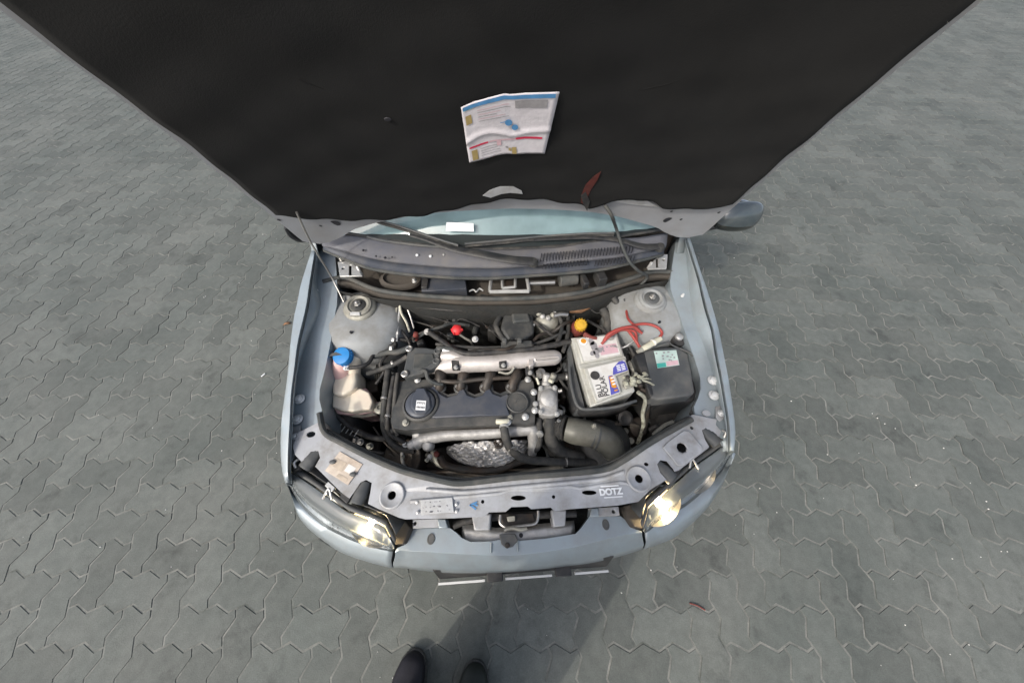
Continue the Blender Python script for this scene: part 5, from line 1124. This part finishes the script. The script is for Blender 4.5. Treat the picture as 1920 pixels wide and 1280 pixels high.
for k in range(5):
    bpatch([(.53, .73+.045*k), (.60, .73+.045*k), (.60, .75+.045*k), (.53, .75+.045*k)], .0156, 'print_orange' if k > 2 else 'plain_white', 'printed_mark')
for k in range(4):
    for j in range(2): bpatch([(.72+.10*j, .575+.026*k), (.80+.10*j, .573+.026*k), (.80+.10*j, .587+.026*k), (.72+.10*j, .589+.026*k)], .0150, 'plain_white', 'printed_mark')
up = (BT(.5, .2)-BT(.5, .8)).normalized(); rt = (BT(.8, .5)-BT(.2, .5)).normalized()
text_mesh('lettering', 'BLU', BT(.235, .86, .0145), up, -rt, .017, 'print_black', bt, width=.040, bold=.012)
text_mesh('lettering', 'POLAR', BT(.355, .815, .0145), up, -rt, .017, 'print_black', bt, width=.066, bold=.012)
m = MB(); m.lathe(BT(.235, .645, .010), [(.0145, 0), (.0145, .006), (.011, .0075), (.005, .006)], 24); m.build('vent_plug', 'black_plastic', bt)
m = MB(); m.lathe(BT(.22, .10, .006), [(.0135, 0), (.0135, .003), (.011, .004)], 22); rg = m.build('warning_dot', 'plain_white', bt)
m = MB(); m.lathe(BT(.22, .10, .0095), [(.0095, 0), (.0095, .001)], 20); m.build('orange_dot', 'print_orange', rg)
for u, v, s_ in ((.40, .20, .016), (.42, .29, .012), (.34, .31, .010), (.52, .27, .010), (.42, .36, .008), (.38, .12, .012)):
    pp = []
    for k in range(9):
        a = 2*math.pi*k/9; r = s_*random.uniform(.6, 1.15); c = BT(u, v, .0085); pp.append(c+Vector((math.cos(a)*r, math.sin(a)*r*1.2, 0)))
    m = MB(); m.prism(pp, .0005); m.build('torn_patch', 'print_grey', bt)
for k in range(8):
    u, v = .58+.09*(k % 4), .24+.06*(k//4); m = MB(); m.lathe(BT(u, v, .0074), [(.0032, 0), (.0032, .0004)], 10); m.build('safety_symbol', 'print_grey' if k < 5 else 'print_pink', bt)
bpatch([(.50, .20), (.88, .20), (.88, .36), (.50, .36)], .0074, 'print_pink', 'safety_panel', th=.0003)
# terminals
m = MB(); m.lathe(BT(.80, .10, .006), [(.010, 0), (.009, .018), (.007, .019)], 18); m.build('terminal_post', 'steel', bt)
m = MB(); m.lathe(BT(.83, .88, .002), [(.010, 0), (.009, .018), (.007, .019)], 18); m.build('terminal_post', 'steel', bt)
tc_ = thing('terminal_clamp', 'crusted pale clamp on the battery corner nearest the radiator', 'clamp', BT(1.0, .88, .02))
for i in range(26):
    p = BT(.86+random.gauss(.12, .11), .86+random.gauss(0, .05), .018+random.uniform(-.006, .010)); r = random.uniform(.004, .0105)
    m = MB(); m.lathe(p, [(r, -r*.5), (r*1.05, 0), (r*.7, r*.5), (r*.2, r*.7)], 7, (random.gauss(0, .6), random.gauss(0, .6), 1)); m.build('crust', 'crust' if i % 3 else 'dark_steel', tc_)
m = MB(); m.prism([BT(.74, .82, .020), BT(1.06, .80, .020), BT(1.12, .88, .016), BT(1.04, .94, .018), BT(.76, .95, .020)], .010); m.build('clamp_body', 'brass_dirty', tc_, bevel=.004)
for dx, dy in ((.04, .01), (.045, .0), (.05, -.012)):
    a = BT(1.06, .86, .016); m = MB(); m.tube([a, a+Vector((dx*.6, dy, .006)), a+Vector((dx, dy*1.6, -.004))], .0035, 8, 4); m.build('cable_end', 'crust', tc_)
for i, (pts, mt, lab) in enumerate((([(1196, 735, .70), (1210, 748, .68), (1205, 775, .64), (1206, 800, .58), (1196, 830, .48)], 'crust', 'stiff pale earth cable dropping in front of the battery'),
                     ([(1200, 728, .70), (1216, 738, .69), (1214, 770, .64), (1208, 810, .56)], 'dark_steel', 'dark cable beside the pale earth cable'),
                     ([(1230, 742, .69), (1222, 752, .68), (1213, 768, .66), (1203, 790, .60)], 'cable_black', 'thin black wire from the fuse box corner'))):
    m = MB(); m.tube([P(*q) for q in pts], (.0065, .007, .003)[i], 9, 6); tag(m.build('earth_cable', mt), lab, 'cable')
# tray
tr_ = thing('battery_tray', 'black plastic tray holding the battery', 'tray', P(1125, 730, .45))
rim = C([(1067, 690), (1070, 720), (1078, 752), (1086, 764), (1100, 768), (1150, 764), (1192, 752)], .690)
m = MB(); m.tube([p+ZV*.004 for p in rim], .0045, 8, 5); m.build('rim', 'grey_plastic', tr_)
m = MB(); m.loft([rim, [p+ZV*-.14+B*.01 for p in rim]], 30); m.build('wall', 'black_plastic', tr_, solid=.004)
m = MB(); m.prism(C([(1062, 640), (1070, 640), (1090, 760), (1195, 752), (1190, 690)], .50), .02); m.build('base', 'black_plastic', tr_)
m = MB(); m.prism(C([(1063, 655), (1071, 640), (1078, 690), (1098, 766), (1084, 764), (1070, 725)], .680), .12); m.build('side_web', 'grey_plastic', tr_, bevel=.004)
m = MB(); m.lathe(P(1172, 783, .55), [(.026, -.02), (.026, .006), (.018, .010), (.012, .006)], 20, (0, -.6, 1)); m.build('tray_foot', 'black_plastic', tr_)
for px, py in ((1130, 790), (1105, 790)):
    m = MB(); m.bolt(P(px, py, .52), .007, .008, (0, -.6, 1)); m.build('tray_bolt', 'dark_steel', tr_)
# yellow cap behind the battery
yc = thing('yellow_filler_cap', 'yellow filler cap on a small bottle behind the battery', 'filler cap', P(1090, 612, .60))
c = P(1089, 609, .715); ax = Vector((0, -.35, 1)).normalized()
m = MB(); m.lathe(c, [(.019, -.014), (.020, -.010), (.020, .006), (.017, .010), (.006, .0105)], 28, ax); yo = m.build('cap', 'yellow_cap', yc, sharp=45)
for k in range(14):
    a = 2*math.pi*k/14; q = Vector((0, 0, 1)).rotation_difference(ax); m = MB(); m.box(c+q @ Vector((.0203*math.cos(a), .0203*math.sin(a), -.001)), (.003, .004, .012), a); m.build('cap_ridge', 'yellow_cap', yo)
m = MB(); m.lathe(c+ax*.0102, [(.0085, 0), (.0085, .0016), (.0070, .0020)], 20, ax); m.build('cap_boss', 'yellow_cap', yo)
m = MB(); m.lathe(c-ax*.07, [(.028, 0), (.030, .02), (.026, .045), (.018, .058)], 22, ax); m.build('bottle', 'cable_red' if False else 'dull_red', yc)
m = MB(); m.tube([c+Vector((.01, -.03, -.012)), c+Vector((.03, -.045, -.012)), c+Vector((.05, -.05, -.014))], .009, 8, 4); m.build('red_gasket', 'dull_red', yc)
# red leads
RC = [([(1132, 640, .725), (1140, 628, .745), (1155, 619, .755), (1172, 614, .757), (1188, 613, .755), (1200, 622, .74)], .0055, 'thick red lead arching from the battery post'),
      ([(1128, 645, .722), (1138, 634, .735), (1152, 624, .742), (1168, 618, .742), (1190, 622, .735), (1194, 640, .73), (1200, 652, .73)], .0048, 'second red lead just under the arching one'),
      ([(1186, 610, .74), (1205, 607, .745), (1222, 609, .748), (1236, 616, .748), (1241, 625, .745), (1236, 633, .742)], .0048, 'red lead looping to the clear connector'),
      ([(1174, 580, .72), (1178, 598, .735), (1192, 612, .74), (1204, 625, .73)], .0042, 'red lead rising beside the right strut tower'),
      ([(1176, 617, .735), (1186, 630, .735), (1196, 645, .73), (1202, 655, .728)], .0050, 'red lead running down behind the fuse box'),
      ([(1180, 600, .71), (1196, 608, .70), (1206, 620, .69)], .004, 'short dark red lead under the bundle')]
for pts, r, lab in RC:
    m = MB(); m.tube([P(*q) for q in pts], r, 10, 6); tag(m.build('red_cable', 'cable_red'), lab, 'cable', 'red battery leads')
t = thing('battery_connector', 'yellowed clear fuse holder joining the red leads', 'fuse holder', P(1215, 645, .72))
m = MB(); m.tube([P(1200, 656, .735), P(1212, 650, .74), P(1228, 640, .74), P(1239, 634, .742)], [.008, .010, .010, .008], 12, 4, flat=.8); m.build('body', 'clear_connector', t)
m = MB(); m.tube([P(1195, 659, .735), P(1203, 655, .735)], [.006, .010], 10, 1); m.build('end_cap', 'brass_dirty', t)
m = MB(); m.lathe(P(1225, 642, .742), [(.0115, -.002), (.0115, .002)], 14, (1, .55, 0)); m.build('ring', 'white_label', t)
for nm, pts, r, mt, lab in (('thin_wire', [(1146, 648, .72), (1165, 652, .70), (1180, 645, .71), (1200, 628, .72), (1210, 615, .72)], .0022, 'zinc', 'thin pale wire sagging behind the battery'),
                            ('relay_wire', [(1170, 560, .73), (1175, 580, .71), (1172, 600, .69), (1160, 618, .68)], .003, 'seal_rubber', 'thin grey wire beside the right strut tower')):
    m = MB(); m.tube([P(*q) for q in pts], r, 7, 6); tag(m.build(nm, mt), lab, 'wire')
# wrapped cable between the battery and the fuse box
m = MB(); m.tube([P(1178, 678, .67), P(1186, 692, .665), P(1192, 708, .66), P(1196, 724, .66)], [.008, .009, .008, .006], 10, 5); tag(m.build('taped_cable', 'brass_dirty'), 'tan taped cable between battery and fuse box', 'cable')
for pts, r, lab in (([(1172, 665, .65), (1190, 700, .63), (1205, 740, .62)], .010, 'dark cable deep between battery and fuse box'), ([(1180, 650, .67), (1200, 690, .65), (1212, 730, .64)], .008, 'black cable along the left of the fuse box')):
    m = MB(); m.tube([P(*q) for q in pts], r, 9, 6); tag(m.build('harness_cable', 'cable_black'), lab, 'cable')
# fuse box
fb = thing('fuse_box', 'dark grey fuse box with mint label beside the battery', 'fuse box', P(1260, 700, .50))
m = MB(); m.prism(C([(1182, 660), (1208, 650), (1252, 634), (1288, 640), (1300, 668), (1312, 702), (1314, 735), (1300, 752), (1230, 760), (1212, 735)], .66), .14); m.build('base', 'black_plastic', fb, bevel=.006)
m = MB(); m.prism(C([(1190, 664), (1210, 656), (1240, 651), (1275, 652), (1290, 662), (1296, 690), (1303, 735), (1296, 741), (1232, 749), (1221, 745), (1208, 705)], .715), .05, scale_bottom=1.03); lid = m.build('lid', 'grey_plastic', fb, bevel=.010, seg=4)
m = MB(); m.prism(C([(1190, 664), (1208, 658), (1216, 690), (1226, 740), (1220, 745), (1206, 706)], .7165), .03); m.build('lid_flank', 'black_plastic', lid, bevel=.004)
m = MB(); m.tube(C([(1216, 656), (1230, 648), (1252, 642), (1262, 648), (1290, 660), (1299, 668)], .712), .003, 8, 3); m.build('lid_rib', 'grey_plastic', lid)
m = MB(); m.lathe(P(1271, 638, .695), [(.024, -.01), (.025, .0), (.022, .010), (.010, .012)], 26, (0, -.2, 1)); kn = m.build('lid_knob', 'black_plastic', fb)
m = MB(); m.lathe(P(1273, 632, .709), [(.013, -.002), (.013, .006), (.009, .009), (.003, .0095)], 20, (0, -.1, 1)); m.build('knob_cap', 'seal_rubber' if False else 'zinc', kn)
q = C([(1226, 658), (1268, 656), (1274, 684), (1233, 690)], .7165)
m = MB(); m.prism(q, .0008); fl_ = m.build('lid_label', 'mint_label', fb)
def fpatch(u0, u1, v0, v1, mt, name='printed_patch'):
    g_ = lambda u, v: q[0].lerp(q[1], u).lerp(q[3].lerp(q[2], u), v)+ZV*.0006
    m = MB(); m.prism([g_(u0, v0), g_(u1, v0), g_(u1, v1), g_(u0, v1)], .0004); return m.build(name, mt, fl_)
fpatch(.0, .40, .74, .99, 'print_teal'); fpatch(.44, .97, .68, .97, 'print_pink')
for u, v in ((.06, .10), (.38, .08), (.58, .08), (.30, .28), (.30, .46), (.50, .34), (.64, .42), (.74, .26), (.80, .44), (.56, .56), (.66, .60)):
    fpatch(u, u+random.uniform(.05, .10), v, v+random.uniform(.05, .10), 'print_grey', 'label_symbol')
m = MB(); m.box(P(1254, 752, .672), (.016, .010, .014), .1); m.build('lid_latch', 'grey_plastic', fb, bevel=.003)
m = MB(); m.tube([P(1307, 690, .675), P(1313, 705, .675), P(1314, 735, .67), P(1302, 765, .66), P(1297, 778, .66)], .009, 10, 5, flat=.6); tag(m.build('wing_seal', 'rubber'), 'black rubber strip between fuse box and right wing', 'rubber strip')
# air filter dome and duct
af = thing('air_intake', 'dusty air duct with round filter housing in front of the battery', 'air duct', P(1130, 835, .42))
m = MB(); m.lathe(P(1136, 833, .50), [(.088, -.10), (.090, -.02), (.088, .0), (.080, .012), (.050, .022), (.020, .024)], 40, (.05, -.25, 1)); m.build('filter_dome', 'cover_plastic', af, sharp=50)
for k in range(5):
    a = R(-40+24*k); c = P(1136, 833, .485)+Vector((math.cos(a)*.090, math.sin(a)*.086, -.004)); m = MB(); m.lathe(c, [(.011, -.01), (.011, .012), (.007, .014)], 12); m.build('dome_lug', 'brass_dirty', af)
duct = [(1050, 800, .585), (1062, 803, .588), (1080, 808, .592), (1105, 813, .592), (1130, 822, .585), (1145, 834, .565), (1150, 846, .53)]
m = MB(); m.tube([P(*p_) for p_ in duct[1:]], [.039, .043, .042, .041, .042, .040, .037], 24, 6); m.build('duct', 'duct_plastic', af)
m = MB(); m.tube([P(1046, 797, .58), P(1052, 800, .583), P(1060, 802, .587)], .040, 24, 4, ribs=(.05,)); m.build('bellows', 'rubber', af, sharp=15)
for px, py in ((1112, 815), (1120, 818)):
    a = P(px, py, .591); m = MB(); m.lathe(a-Vector((.004, 0, 0)), [(.0405, 0), (.0415, .003), (.0405, .006), (.039, .006)], 28, (1, -.30, -.05)); m.build('duct_band', 'grey_plastic', af)
m = MB(); m.bolt(P(1113, 800, .628), .006, .008, (.2, .4, 1)); m.build('band_screw', 'brass_dirty', af)
m = MB(); m.tube([P(1045, 800, .575), P(1035, 810, .55), P(1040, 840, .48)], .036, 18, 4); m.build('inlet_elbow', 'rubber', af)
for px, py, z, r, lab in ((1195, 800, .50, .035, 'dim horn disc behind the right end of the front panel'), (1250, 770, .46, .045, 'dim round casing below the fuse box')):
    m = MB(); m.lathe(P(px, py, z), [(r*.6, -.02), (r, 0), (r, .012), (r*.5, .022), (r*.2, .022)], 24, (.2, -.4, 1)); tag(m.build('horn', 'dark_steel'), lab, 'horn')
for i, (a, b) in enumerate((((1225, 815, .60), (1262, 790, .60)), ((1218, 805, .58), (1245, 800, .56)))):
    m = MB(); m.tube([P(*a), P((a[0]+b[0])/2, (a[1]+b[1])/2-4, .60), P(*b)], .006, 8, 4); tag(m.build('lamp_cable', 'brass_dirty' if i == 0 else 'cable_black'), ('tan cable behind the right headlight panel', 'black cable behind the right headlight panel')[i], 'cable')
m = MB(); m.prism(C([(860, 905), (1060, 893), (1060, 872), (860, 884)], .45), .18); rad = m.build('radiator', 'dark_steel', bevel=.004); tag(rad, 'dark radiator edge behind the front panel seal', 'radiator')

# ================================================================== the photographer
def skin_body(name, verts, edges, radii, material, parent, root=0, sub=2):
    me = bpy.data.meshes.new(name); base = WORLD[parent.name] if parent else Vector()
    me.from_pydata([Vector(v)-base for v in verts], edges, []); o = bpy.data.objects.new(name, me); scene.collection.objects.link(o)
    if parent: o.parent = parent
    md = o.modifiers.new('skin', 'SKIN'); md.use_smooth_shade = True
    for i, r in enumerate(radii):
        sv = me.skin_vertices[0].data[i]; sv.radius = r if isinstance(r, tuple) else (r, r); sv.use_root = (i == root)
    s_ = o.modifiers.new('sub', 'SUBSURF'); s_.levels = sub; s_.render_levels = sub
    me.materials.append(MATS[material]); return o
px0, py0 = -.235, -.56
per = thing('person', 'person in dark shoes standing before the bumper, only toe caps in view', 'person', (px0, py0, 0))
fl_a, fr_a = Vector((-.335, -.52, .09)), Vector((-.115, -.56, .09))
V = [(px0, -.58, .92), (px0, -.60, 1.10), (px0, -.60, 1.30), (px0, -.59, 1.43), (px0, -.57, 1.51), (px0, -.55, 1.58), (px0, -.53, 1.70),
     (px0-.10, -.57, .86), (-.335, -.52, .48), tuple(fl_a), (px0+.10, -.57, .86), (-.125, -.55, .48), tuple(fr_a),
     (px0-.19, -.58, 1.40), (px0-.25, -.52, 1.14), (px0+.04, -.28, 1.38), (px0+.19, -.58, 1.40), (px0+.27, -.52, 1.14), (px0+.22, -.28, 1.38)]
E_ = [(0, 1), (1, 2), (2, 3), (3, 4), (4, 5), (5, 6), (0, 7), (7, 8), (8, 9), (0, 10), (10, 11), (11, 12), (3, 13), (13, 14), (14, 15), (3, 16), (16, 17), (17, 18)]
RD = [(.15, .11), (.14, .105), (.16, .11), (.13, .09), .055, .06, (.082, .10), .085, .062, .048, .085, .062, .048, .065, .048, .034, .065, .048, .034]
body = skin_body('body', V, E_, RD, 'jacket', per)
ct = []
for z, wx, wy, yc in ((.26, .235, .150, -.60), (.60, .240, .145, -.60), (.90, .225, .140, -.60), (1.10, .205, .135, -.605), (1.30, .225, .135, -.605), (1.42, .215, .115, -.60), (1.49, .10, .085, -.58)):
    ct.append([Vector((px0+wx*math.cos(2*math.pi*k/28)*(1+.03*math.sin(5*k)*(1.3-min(z, 1.3))), yc+wy*math.sin(2*math.pi*k/28), z)) for k in range(28)])
m = MB(); m.loft(ct, closed=True); m.build('shadow_coat', 'jacket', per, sharp=80, solid=.004)  # unseen coat, added and sized to widen the cast shadow
for s, a, h in ((-1, V[7], V[8]), (1, V[10], V[11])):
    f_ = fl_a if s < 0 else fr_a
    m = MB(); m.tube([Vector(a)+ZV*.05, Vector(h), f_+ZV*.05, f_+ZV*-.005], [.108, .085, .075, .078], 16, 5); m.build('trouser_leg', 'trousers', per)
for s, wr in ((-1, V[15]), (1, V[18])):
    wv = Vector(wr); tgt = Vector((s*.075, -.10, 1.56)); d = (tgt-wv)
    vs = [tuple(wv), tuple(wv+d*.45)]; es = [(0, 1)]; rs = [.028, (.034, .018)]
    for k in range(4):
        a = len(vs); o_ = Vector((0, .006, .020*(k-1.5))); vs += [tuple(wv+d*.62+o_*1.2), tuple(wv+d*.85+o_*1.3+Vector((-s*.01, .01, 0))), tuple(wv+d*1.0+o_*1.2+Vector((-s*.03, 0, 0)))]; es += [(1, a), (a, a+1), (a+1, a+2)]; rs += [.0095, .009, .0075]
    a = len(vs); vs += [tuple(wv+d*.5+Vector((-s*.02, -.03, .0))), tuple(wv+d*.75+Vector((-s*.035, -.035, .0)))]; es += [(1, a), (a, a+1)]; rs += [.011, .009]
    skin_body('hand', vs, es, rs, 'skin', per, 0, 1)
m = MB(); c = Vector((px0, -.525, 1.665)); m.lathe(c, [(.02, -.13), (.05, -.115), (.066, -.07), (.076, 0), (.078, .05), (.062, .095), (.03, .115)], 24, (0, 0, 1), .98, 1.22); hd = m.build('head', 'skin', per, sharp=80)
m = MB(); m.lathe(c+Vector((0, -.012, .035)), [(.080, -.02), (.084, .03), (.070, .075), (.034, .095)], 24, (0, 0, 1), .98, 1.18); m.build('hair', 'hair', hd)
m = MB(); m.lathe(c+Vector((0, .088, -.02)), [(.013, -.02), (.011, .0), (.005, .022)], 10, (0, -.2, 1)); m.build('nose', 'skin', hd)
for s in (-1, 1):
    m = MB(); m.lathe(c+Vector((s*.03, .082, .012)), [(.009, 0), (.007, .005), (.002, .007)], 10, (0, 1, 0)); m.build('eye', 'plain_white', hd)
    m = MB(); m.lathe(c+Vector((s*.074, -.01, .0)), [(.02, 0), (.022, .006), (.012, .010)], 12, (s, 0, 0), .7, 1.3); m.build('ear', 'skin', hd)
m = MB(); m.tube([c+Vector((-.02, .083, -.06)), c+Vector((0, .089, -.061)), c+Vector((.02, .083, -.06))], .005, 8, 4); m.build('mouth', 'dull_red', hd)
def shoe(tip, yaw, material, parent):
    secs = []; n = 18
    fwd = Vector((math.sin(yaw), math.cos(yaw), 0)); rgt = Vector((fwd.y, -fwd.x, 0))
    for d, wd_, top in ((0.004, .012, .030), (.012, .030, .045), (.03, .043, .055), (.06, .053, .062), (.09, .057, .072), (.12, .055, .088), (.16, .048, .105), (.20, .042, .115), (.25, .040, .118), (.285, .034, .11), (.295, .02, .09)):
        row = []
        for k in range(n):
            a = 2*math.pi*k/n; x = math.cos(a); z = math.sin(a)
            row.append(tip-fwd*d+rgt*wd_*(abs(x)**.7)*(1 if x > 0 else -1)+ZV*(top/2+top/2*(abs(z)**.8)*(1 if z > 0 else -1)+.004-tip.z+tip.z*0))
        secs.append(row)
    o = loft_closed(secs, 'shoe', material, parent, sharp=70)
    m = MB(); pr = [(tip-fwd*d, w_) for d, w_ in ((-.002, .014), (.012, .034), (.03, .047), (.09, .061), (.16, .051), (.25, .044), (.298, .024))]
    out = [p+rgt*w_ for p, w_ in pr]+[p-rgt*w_ for p, w_ in reversed(pr)]; m.prism([Vector((p.x, p.y, .016)) for p in out], .0135); m.build('sole', 'rubber', o, bevel=.003)
    m = MB(); m.tube([tip-fwd*.07+rgt*x_+ZV*(.066-.9*x_*x_*8-tip.z)-fwd*abs(x_)*.35 for x_ in (-.05, -.035, -.018, 0, .018, .035, .05)], .0016, 6, 3); m.build('toe_seam', 'rubber', o)
    for k_ in range(3):
        m = MB(); d_ = .105+.018*k_; m.tube([tip-fwd*d_+rgt*x_+ZV*(.081+.011*k_-x_*x_*9-tip.z) for x_ in (-.024, -.010, .010, .024)], .0022, 6, 3); m.build('lace', 'grey_plastic', o)
    m = MB(); c = tip-fwd*.135+ZV*(.10-tip.z); m.prism([c+rgt*-.020+fwd*.020-ZV*.012, c+rgt*.020+fwd*.020-ZV*.012, c+rgt*.026-fwd*.06+ZV*.02, c-rgt*.026-fwd*.06+ZV*.02], .008); m.build('tongue', 'sock' if material == 'shoe' else material, o, bevel=.003)
    return o
shoe(P(780, 1219, .03), .16, 'shoe', per); shoe(P(893, 1240, .03), .10, 'shoe_green', per)
